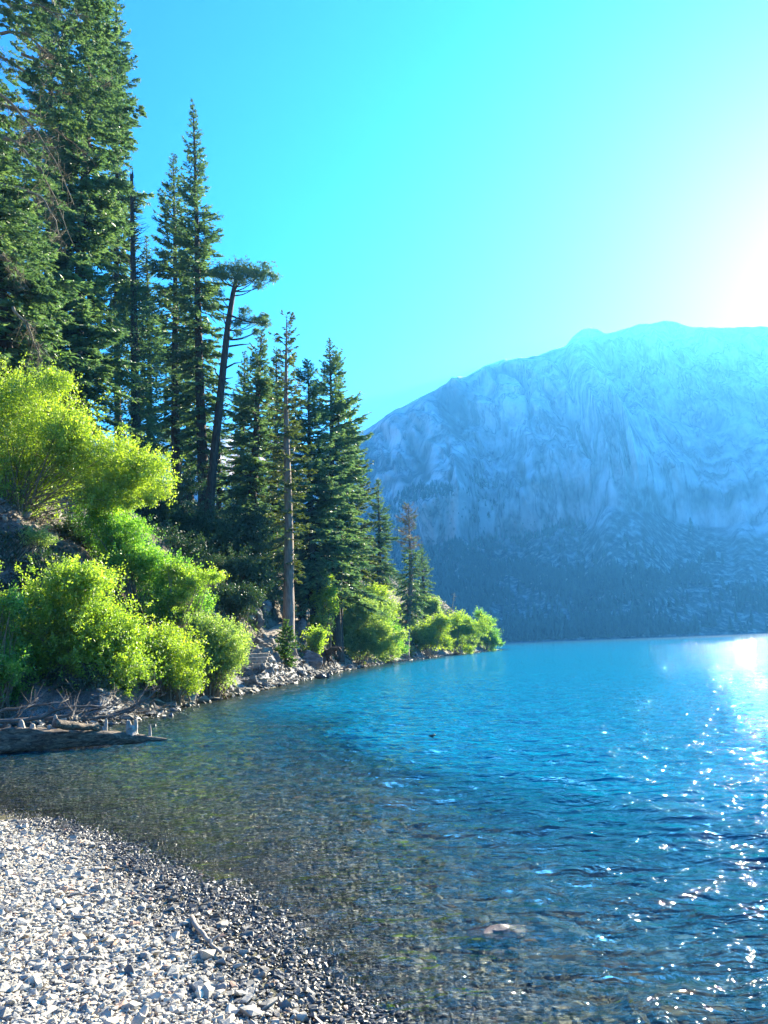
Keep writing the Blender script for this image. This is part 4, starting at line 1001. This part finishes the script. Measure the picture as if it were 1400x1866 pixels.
# root wad
rng = np.random.RandomState(9); b = hit(592, 1215)
root = thing('root_wad', 'dark twisted root wad of a fallen tree at the shore', 'stump', b)
w = Buf(); k = b[1] / FPX
c0 = b + np.array([0, 0.3, 0.75])
for px, py, ro in [(565,1180,0.35),(575,1172,0.3),(622,1185,0.28),(615,1195,0.25),(600,1215,0.2),(590,1216,0.22),(610,1214,0.15),(580,1195,0.3),(628,1180,0.12)]:
    e = at(px, py, b[1] - 0.4 + rng.uniform(-0.5, 0.5)); s = np.linspace(0, 1, 8)[:, None]
    P = c0 * (1 - s) + e * s; P[:, 2] += 0.25 * np.sin(np.pi * s[:, 0]); P += rng.normal(0, 0.035, P.shape)
    tube(w, P, np.linspace(ro, ro * 0.3, 8), 9, rng, 0.16)
w.build('roots', M['bark_dark'], root, True)
w = Buf(); s = np.linspace(0, 1, 10)[:, None]; e = c0 + np.array([-1.4, 1.6, 0.7]); tube(w, c0 * (1 - s) + e * s, np.linspace(0.5, 0.38, 10), 12, rng, 0.1); w.build('trunk', M['bark'], root, True)

# trail and steps
nP = 60; ti = np.linspace(0.9, len(PATH) - 1, nP); PC = np.stack([np.interp(ti, np.arange(len(PATH)), PATH[:, i]) for i in range(3)], 1)
tg = unit(np.gradient(PC, axis=0) * [1, 1, 0]); sdv = np.stack([tg[:, 1], -tg[:, 0], 0 * tg[:, 0]], 1)
ac = np.linspace(-0.5, 0.5, 7); PV = PC[:, None] + sdv[:, None] * ac[None, :, None] * (1 + 0.15 * fbm(ti, ti * 0))[:, None, None]
PV[..., 2] = H(PV[..., 0], PV[..., 1]) + 0.03
path = mesh_obj('path', PV, grid_faces(nP, 7), M['path'], None, None, True); tag(path, kind='structure')
b = PATH[1]
steps = thing('trail_steps', 'flight of low timber and stone steps climbing from the shore to the trail', 'steps', b)
for i in range(8):
    u_ = 1.0 + i * 0.27; c = np.array([np.interp(u_, np.arange(len(PATH)), PATH[:, j]) for j in range(3)])
    d = PATH[3] - PATH[1]; d[2] = 0; d = d / np.linalg.norm(d); sd_ = np.array([d[1], -d[0], 0])
    bm = bmesh.new(); r = bmesh.ops.create_cube(bm, size=1.0)
    for v in bm.verts: v.co = Vector((v.co.x * 1.25, v.co.y * 0.30, v.co.z * 0.20))
    bmesh.ops.bevel(bm, geom=list(bm.edges), offset=0.025, segments=2, affect='EDGES')
    bm.verts.index_update(); V = np.array([v.co[:] for v in bm.verts]); F3 = [[v.index for v in f.verts] for f in bm.faces]; bm.free()
    V = V[:, :1] * sd_ + V[:, 1:2] * d + V[:, 2:] * [0, 0, 1] + np.array([c[0], c[1], ground(c[0], c[1]) + 0.06]) + rng.normal(0, 0.008, V.shape)
    mesh_obj('step', V, [np.array([f for f in F3 if len(f) == n_]).reshape(-1, n_) for n_ in (3, 4)], M['deadwood'], steps)

# fallen log
rng = np.random.RandomState(21)
A0 = water_pt(-90, 1376); A1 = water_pt(304, 1350)
logo = thing('fallen_log', 'weathered grey log with upright branch stubs lying half in the water', 'log', (A0 + A1) / 2)
ax = A1 - A0; Ls = np.linalg.norm(ax); ang_ = math.atan2(ax[1], ax[0]); ax = ax / Ls; sd_ = np.array([-ax[1], ax[0], 0])
n = 90; sides = 40; s = np.linspace(0, 1, n); th = np.linspace(0, 2 * np.pi, sides, endpoint=False)
rad = np.interp(s, [0, 0.25, 0.5, 0.75, 0.92, 1.0], [0.27, 0.26, 0.21, 0.13, 0.06, 0.03])
cz = np.interp(s, [0, 0.3, 0.6, 0.85, 1.0], [0.20, 0.20, 0.15, 0.07, 0.02])
S2, T2 = np.meshgrid(s, th, indexing='ij')
rr = rad[:, None] * (1 + 0.26 * ridged(np.cos(T2) * 2.2 + 5, np.sin(T2) * 2.2, S2 * 3.5, o=4) + 0.16 * fbm(np.cos(T2) * 6, np.sin(T2) * 6, S2 * 9, o=3))
rr *= 1 - 0.25 * sstep(0.5, 1.0, np.sin(T2)) * (0.6 + 0.6 * fbm(S2 * 7, T2 * 0 + 2, o=3))    # broken, flattened top
LV = A0 + ax * (S2 * Ls)[..., None] + sd_ * (rr * np.cos(T2))[..., None] + np.array([0, 0, 1.0]) * (cz[:, None] + rr * np.sin(T2))[..., None]
lt = mesh_obj('trunk', LV, grid_faces(n, sides, True), M['log'], logo, None, True)
def stub(px, top_py, bot_py, rpx, lean=0.0):
    w = Buf(); p0 = A0 + ax * np.interp(px, [-90, 304], [0, Ls]); Yp = p0[1] + 0.03
    q0 = at(px, bot_py + 6, Yp); q1 = at(px + lean, top_py, Yp); s_ = np.linspace(0, 1, 6)[:, None]; k_ = Yp / FPX
    tube(w, q0 * (1 - s_) + q1 * s_, rpx * k_ * np.array([1.35, 1.1, 1.0, 0.95, 0.85, 0.55]), 8, rng, 0.12); w.build('branch_stub', M['deadwood'], logo)
for a in [(101,1303,1322,4.2,0),(40,1312,1322,5,-2),(60,1319,1326,5,-1),(90,1321,1327,4,0),(121,1321,1328,3.5,0),(160,1315,1330,3.2,-3),(167,1318,1330,3,3),(193,1310,1333,3.0,1),(189,1324,1334,3.5,-1),(236,1313,1333,5.5,-2),(246,1311,1333,4.0,2),(240,1322,1334,9,0),(274,1321,1342,2.6,-1)]: stub(*a)
w = Buf(); p0, p1 = at(100, 1319, 14.6), at(182, 1326, 15.3); s_ = np.linspace(0, 1, 12)[:, None]; tube(w, p0 * (1 - s_) + p1 * s_ + rng.normal(0, 0.01, (12, 3)), np.linspace(0.09, 0.05, 12), 9, rng, 0.12); w.build('split_limb', M['log'], logo, True)

# driftwood branches behind the log
rng = np.random.RandomState(61)
drift = [([(-40,1318),(60,1312),(110,1290),(160,1285),(200,1290)], 17.5, 'long curved driftwood branch behind the left end of the log'),
         ([(-20,1300),(50,1288),(110,1280),(125,1275)], 18.5, 'forked bare branch rising from the left edge behind the log'),
         ([(80,1312),(140,1300),(190,1290),(215,1280)], 18, 'thin bleached branch pointing up right behind the log stub'),
         ([(150,1312),(200,1305),(260,1280),(290,1255)], 20, 'slanting branch under the deep yellow bush'),
         ([(125,1312),(134,1300),(133,1296)], 17.5, 'short upright bleached stick behind the tallest log stub'),
         ([(135,1312),(150,1308),(172,1304)], 17.8, 'short bleached stick lying flat behind the log'),
         ([(190,1310),(230,1296),(262,1290)], 20, 'grey stick on the rubble right of the log'),
         ([(235,1300),(262,1262),(285,1250)], 21.5, 'bent grey root showing under the deep yellow bush'),
         ([(0,1330),(40,1296),(70,1270)], 18, 'steep thin branch crossing the left edge driftwood')]
for i, (pts, Yd, lab) in enumerate(drift):
    P0 = np.array([at(x, y, Yd + 0.25 * k2) for k2, (x, y) in enumerate(pts)])
    P0[:, 2] = np.maximum(P0[:, 2], np.maximum(H(P0[:, 0], P0[:, 1]), 0) + 0.02)
    o = thing('driftwood_branch', lab, 'branch', P0[0], 'driftwood behind the log')
    ti = np.linspace(0, len(P0) - 1, 14); P = np.stack([np.interp(ti, np.arange(len(P0)), P0[:, c_]) for c_ in range(3)], 1) + rng.normal(0, 0.012, (14, 3))
    w = Buf(); tube(w, P, np.linspace(0.045, 0.012, 14) * (1.3 if i in (0, 3) else 0.9), 7, rng, 0.15); w.build('limb', M['drift'], o, True)
    w = Buf(); n = 16; i0 = rng.randint(3, 14, n); D = unit(np.gradient(P, axis=0))[i0] * 0.7 + rng.normal(0, 0.6, (n, 3)); D[:, 2] += 0.25; L = rng.uniform(0.15, 0.7, n); s4 = np.linspace(0, 1, 4)
    BP = P[i0][:, None] + L[:, None, None] * s4[None, :, None] * unit(D)[:, None] + rng.normal(0, 0.015, (n, 4, 3)) * s4[None, :, None]
    multi_tubes(w, BP, 0.007 * np.ones((n, 1)) * (1 - 0.6 * s4)[None], 4); w.build('twigs', M['drift'], o)
# litter of fine sticks on the bank
w = Buf(); n = 900; xs_, ys_ = [], []
for (x0, x1, y0, y1, Ya, Yb2, cnt) in [(-30, 320, 0, 0, 18.5, 24, 520), (-20, 130, 0, 0, 27, 33, 260), (330, 480, 0, 0, 30, 42, 200)]:
    for _ in range(cnt):
        p = at(rng.uniform(x0, x1), 1200, rng.uniform(Ya, Yb2)); xs_.append(p[0]); ys_.append(p[1])
xs_, ys_ = np.array(xs_), np.array(ys_); zz = H(xs_, ys_); ok = zz > 0.02; xs_, ys_, zz = xs_[ok], ys_[ok], zz[ok]; n = len(xs_)
a = rng.uniform(0, 6.28, n); L = rng.uniform(0.2, 1.1, n); D = np.stack([np.cos(a), np.sin(a), rng.uniform(-0.1, 0.55, n)], 1); s4 = np.linspace(0, 1, 4)
BP = np.stack([xs_, ys_, zz + 0.03], 1)[:, None] + L[:, None, None] * s4[None, :, None] * D[:, None] + rng.normal(0, 0.02, (n, 4, 3))
multi_tubes(w, BP, 0.011 * np.ones((n, 1)) * (1 - 0.5 * s4)[None], 3); o = w.build('debris', M['drift']); tag(o, 'litter of fine dead sticks on the bank', 'debris', kind='stuff')

# beach stick
rng = np.random.RandomState(15); P0 = np.array([hit(x, y) for x, y in [(350,1682),(362,1705),(378,1722),(392,1738),(402,1748)]]); P0[:, 2] += 0.035
o = thing('stick', 'bleached crooked stick lying on the beach stones near the waterline', 'stick', P0[0])
ti = np.linspace(0, 4, 16); P = np.stack([np.interp(ti, np.arange(5), P0[:, c_]) for c_ in range(3)], 1) + rng.normal(0, 0.003, (16, 3))
w = Buf(); tube(w, P, np.linspace(0.016, 0.008, 16), 8, rng, 0.12); w.build('limb', M['deadwood'], o, True)
w = Buf(); tube(w, np.array([P[9], P[9] + [0.05, 0.02, 0.03]]), [0.009, 0.004], 6); w.build('twig', M['deadwood'], o, True)

# gravel
rng = np.random.RandomState(3)
shapes = []
for i in range(16):
    npt = rng.randint(14, 24); p = rng.uniform(-1, 1, (npt, 3)); p = p / np.maximum(np.abs(p).max(1, keepdims=True), 0.3) * rng.uniform(0.6, 1, (npt, 1))
    p *= [1.0, rng.uniform(0.5, 0.85), rng.uniform(0.2, 0.42)]
    shapes.append(hull_mesh(p))

def scatter(buf, x, y, size, rng, sunk=0.15, tilt=0.35, lift=0.0):
    z = H(x, y); n = len(x); kind = rng.randint(0, len(shapes), n)
    tn = np.clip(rng.beta(2.2, 2.0, n) * 0.9, 0, 0.9); tn = np.where(rng.rand(n) < 0.035, rng.uniform(0.92, 1, n), tn)
    for k in range(len(shapes)):
        s = np.where(kind == k)[0]
        if not len(s): continue
        V, T = shapes[k]; a = rng.uniform(0, 6.28, len(s)); tx = rng.normal(0, tilt, len(s)); ty = rng.normal(0, tilt, len(s))
        X, Yv, Zv = [V[None, :, i] * size[s][:, None] * 0.5 for i in range(3)]
        X = X * rng.uniform(0.8, 1.3, (len(s), 1)); Zv = Zv * rng.uniform(0.9, 1.9, (len(s), 1))
        Yv, Zv = Yv * np.cos(tx)[:, None] - Zv * np.sin(tx)[:, None], Yv * np.sin(tx)[:, None] + Zv * np.cos(tx)[:, None]
        X, Zv = X * np.cos(ty)[:, None] + Zv * np.sin(ty)[:, None], -X * np.sin(ty)[:, None] + Zv * np.cos(ty)[:, None]
        X, Yv = X * np.cos(a)[:, None] - Yv * np.sin(a)[:, None], X * np.sin(a)[:, None] + Yv * np.cos(a)[:, None]
        P = np.stack([X + x[s][:, None], Yv + y[s][:, None], Zv + z[s][:, None] + size[s][:, None] * (0.12 - sunk * 0.3) + lift], -1)
        TT = (np.arange(len(s))[:, None, None] * len(V) + T[None]).reshape(-1, 3)
        buf.add(P.reshape(-1, 3), None, TT, np.repeat(tn[s], len(T)))

def region(n, r0, r1, a0, a1):
    r = np.sqrt(rng.uniform(r0 ** 2, r1 ** 2, n)); a = np.radians(rng.uniform(a0, a1, n)); return r * np.sin(a), r * np.cos(a)

gb = Buf()
x, y = region(170000, 2.6, 9.5, -38, 34); d = shore_d(x, y); k_ = (d > -0.6) & (np.hypot(x, y) < 10); x, y, d = x[k_], y[k_], d[k_]
sz = np.exp(rng.normal(math.log(0.023), 0.48, len(x))); sz = np.minimum(np.clip(sz, 0.012, 0.12), 0.045 + 0.3 * np.maximum(d, 0)); scatter(gb, x, y, sz, rng, tilt=0.3, lift=0.002)
x, y = region(650, 2.6, 10.5, -38, 34); d = shore_d(x, y); k_ = d > 0.15; x, y = x[k_], y[k_]
scatter(gb, x, y, rng.uniform(0.04, 0.085, len(x)), rng, sunk=-0.05, tilt=0.35, lift=0.012)
o = gb.build('gravel', M['stone']); tag(o, 'pale angular shale gravel covering the beach', 'gravel', kind='stuff')
gb = Buf()
x, y = region(60000, 2.8, 14, -36, 36); d = shore_d(x, y); k_ = (d <= -0.3) & (d > -9.0); x, y = x[k_], y[k_]
sz = np.exp(rng.normal(math.log(0.075), 0.45, len(x))); dz_ = -H(x, y); scatter(gb, x, y, np.minimum(np.clip(sz, 0.03, 0.28), 0.02 + 1.0 * np.maximum(dz_, 0)), rng, tilt=0.25)
x, y = region(60000, 2.8, 11, -38, 36); d = shore_d(x, y); k_ = (d <= 0.1) & (d > -3.0); x, y = x[k_], y[k_]; dz_ = -H(x, y)
scatter(gb, x, y, np.minimum(rng.uniform(0.025, 0.075, len(x)), 0.02 + 0.8 * np.maximum(dz_, 0)), rng, tilt=0.25)
x, y = region(12000, 13, 26, -34, 6); d = shore_d(x, y); k_ = (d <= -0.2) & (d > -9.0); x, y = x[k_], y[k_]
scatter(gb, x, y, np.clip(np.exp(rng.normal(math.log(0.12), 0.4, len(x))), 0.05, 0.3), rng)
o = gb.build('pebbles', M['stone']); tag(o, 'brown and grey pebbles on the lake bed under clear shallow water', 'pebbles', kind='stuff')
gb = Buf()
seg = SH[14:30]; tl_ = np.linalg.norm(np.diff(seg, axis=0), axis=1); cum = np.concatenate([[0], np.cumsum(tl_)])
uu = rng.uniform(0, cum[-1], 9000); xx = np.interp(uu, cum, seg[:, 0]); yy = np.interp(uu, cum, seg[:, 1]); xx = xx - np.abs(rng.normal(0, 0.9, len(uu))) + 0.35; yy = yy + rng.normal(0, 0.4, len(uu))
d = shore_d(xx, yy); k_ = (d > -0.5) & (d < 2.6) & (yy > 14); xx, yy = xx[k_], yy[k_]
scatter(gb, xx, yy, np.clip(np.exp(rng.normal(math.log(0.16), 0.5, len(xx))), 0.06, 0.6), rng, tilt=0.4)
o = gb.build('rubble', M['rubble']); tag(o, 'strip of pale rubble along the far shoreline', 'rubble', kind='stuff')
# rubble on the bank by the trail and on the bare soil
gb = Buf()
for (x0, x1, Ya, Yb2, cnt, sm) in [(530, 610, 46, 58, 500, 0.22), (440, 520, 40, 50, 350, 0.18), (-40, 140, 26, 33, 900, 0.11), (330, 460, 34, 44, 700, 0.16)]:
    pp = np.array([at(rng.uniform(x0, x1), 1180, rng.uniform(Ya, Yb2)) for _ in range(cnt)]); h_ = H(pp[:, 0], pp[:, 1]); k_ = h_ > 0.1
    scatter(gb, pp[k_, 0], pp[k_, 1], np.clip(np.exp(rng.normal(math.log(sm), 0.55, k_.sum())), 0.05, 0.8), rng, tilt=0.5)
o = gb.build('scree_rubble', M['rubble']); tag(o, 'loose stones scattered on the bare bank', 'stones', kind='stuff')

# ground cover on the bank
rng = np.random.RandomState(90)
ub = Buf(); n = 60000; Yu = np.exp(rng.uniform(math.log(20), math.log(150), n)); au = rng.uniform(math.radians(-33), math.radians(9), n)
ux, uy = Yu * np.tan(au), Yu; d = shore_d(ux, uy); pdist, _ = seg_dist(ux, uy, PATH[:, :2])
k_ = (d > 1.3) & (d < 40) & (pdist > 0.8) & (fbm(ux * 0.35, uy * 0.35, o=3) > -0.12 - 0.3 * (d > 12)); ux, uy = ux[k_], uy[k_]; n = len(ux); uz = H(ux, uy)
m_ = 12; sc = np.repeat(0.5 + uy / 60, m_); idx = np.repeat(np.arange(n), m_); base = np.stack([ux, uy, uz], 1)[idx] + rng.normal(0, 0.10, (n * m_, 3)) * sc[:, None]
base[:, 2] = np.maximum(base[:, 2], uz[idx] - 0.02); dd_ = rng.normal(0, 0.7, (n * m_, 3)) + [0.2, 0, 0.9]
kites(ub, base, dd_, rng.uniform(0.08, 0.22, n * m_) * sc, rng.uniform(0.03, 0.07, n * m_) * sc, rng, np.clip(rng.uniform(0.1, 0.7, n * m_), 0, 1), 0, 0.5)
o = ub.build('undergrowth', M['shrub']); tag(o, 'low dark ground cover on the bank under the trees', 'undergrowth', kind='stuff')

# ------------------------------------------------------------------ haze
mt, t, out = new_mat('haze_air')
pv = N(t, 'ShaderNodeVolumePrincipled'); pv.inputs['Density'].default_value = HAZE_DENSITY; pv.inputs['Color'].default_value = HAZE_COLOR; pv.inputs['Anisotropy'].default_value = HAZE_ANISO
t.links.new(pv.outputs[0], out.inputs['Volume'])
lo = np.array([-5200.0, -5200.0, -27.0]); hi = np.array([5200.0, 5200.0, 1120.0])
V = np.array([[(lo, hi)[i][0], (lo, hi)[j][1], (lo, hi)[k][2]] for i in (0, 1) for j in (0, 1) for k in (0, 1)])
F = np.array([[0, 1, 3, 2], [4, 6, 7, 5], [0, 4, 5, 1], [2, 3, 7, 6], [0, 2, 6, 4], [1, 5, 7, 3]])
hz = mesh_obj('haze', V, F, mt); tag(hz, 'thin blue haze over the lake', 'haze', kind='stuff')
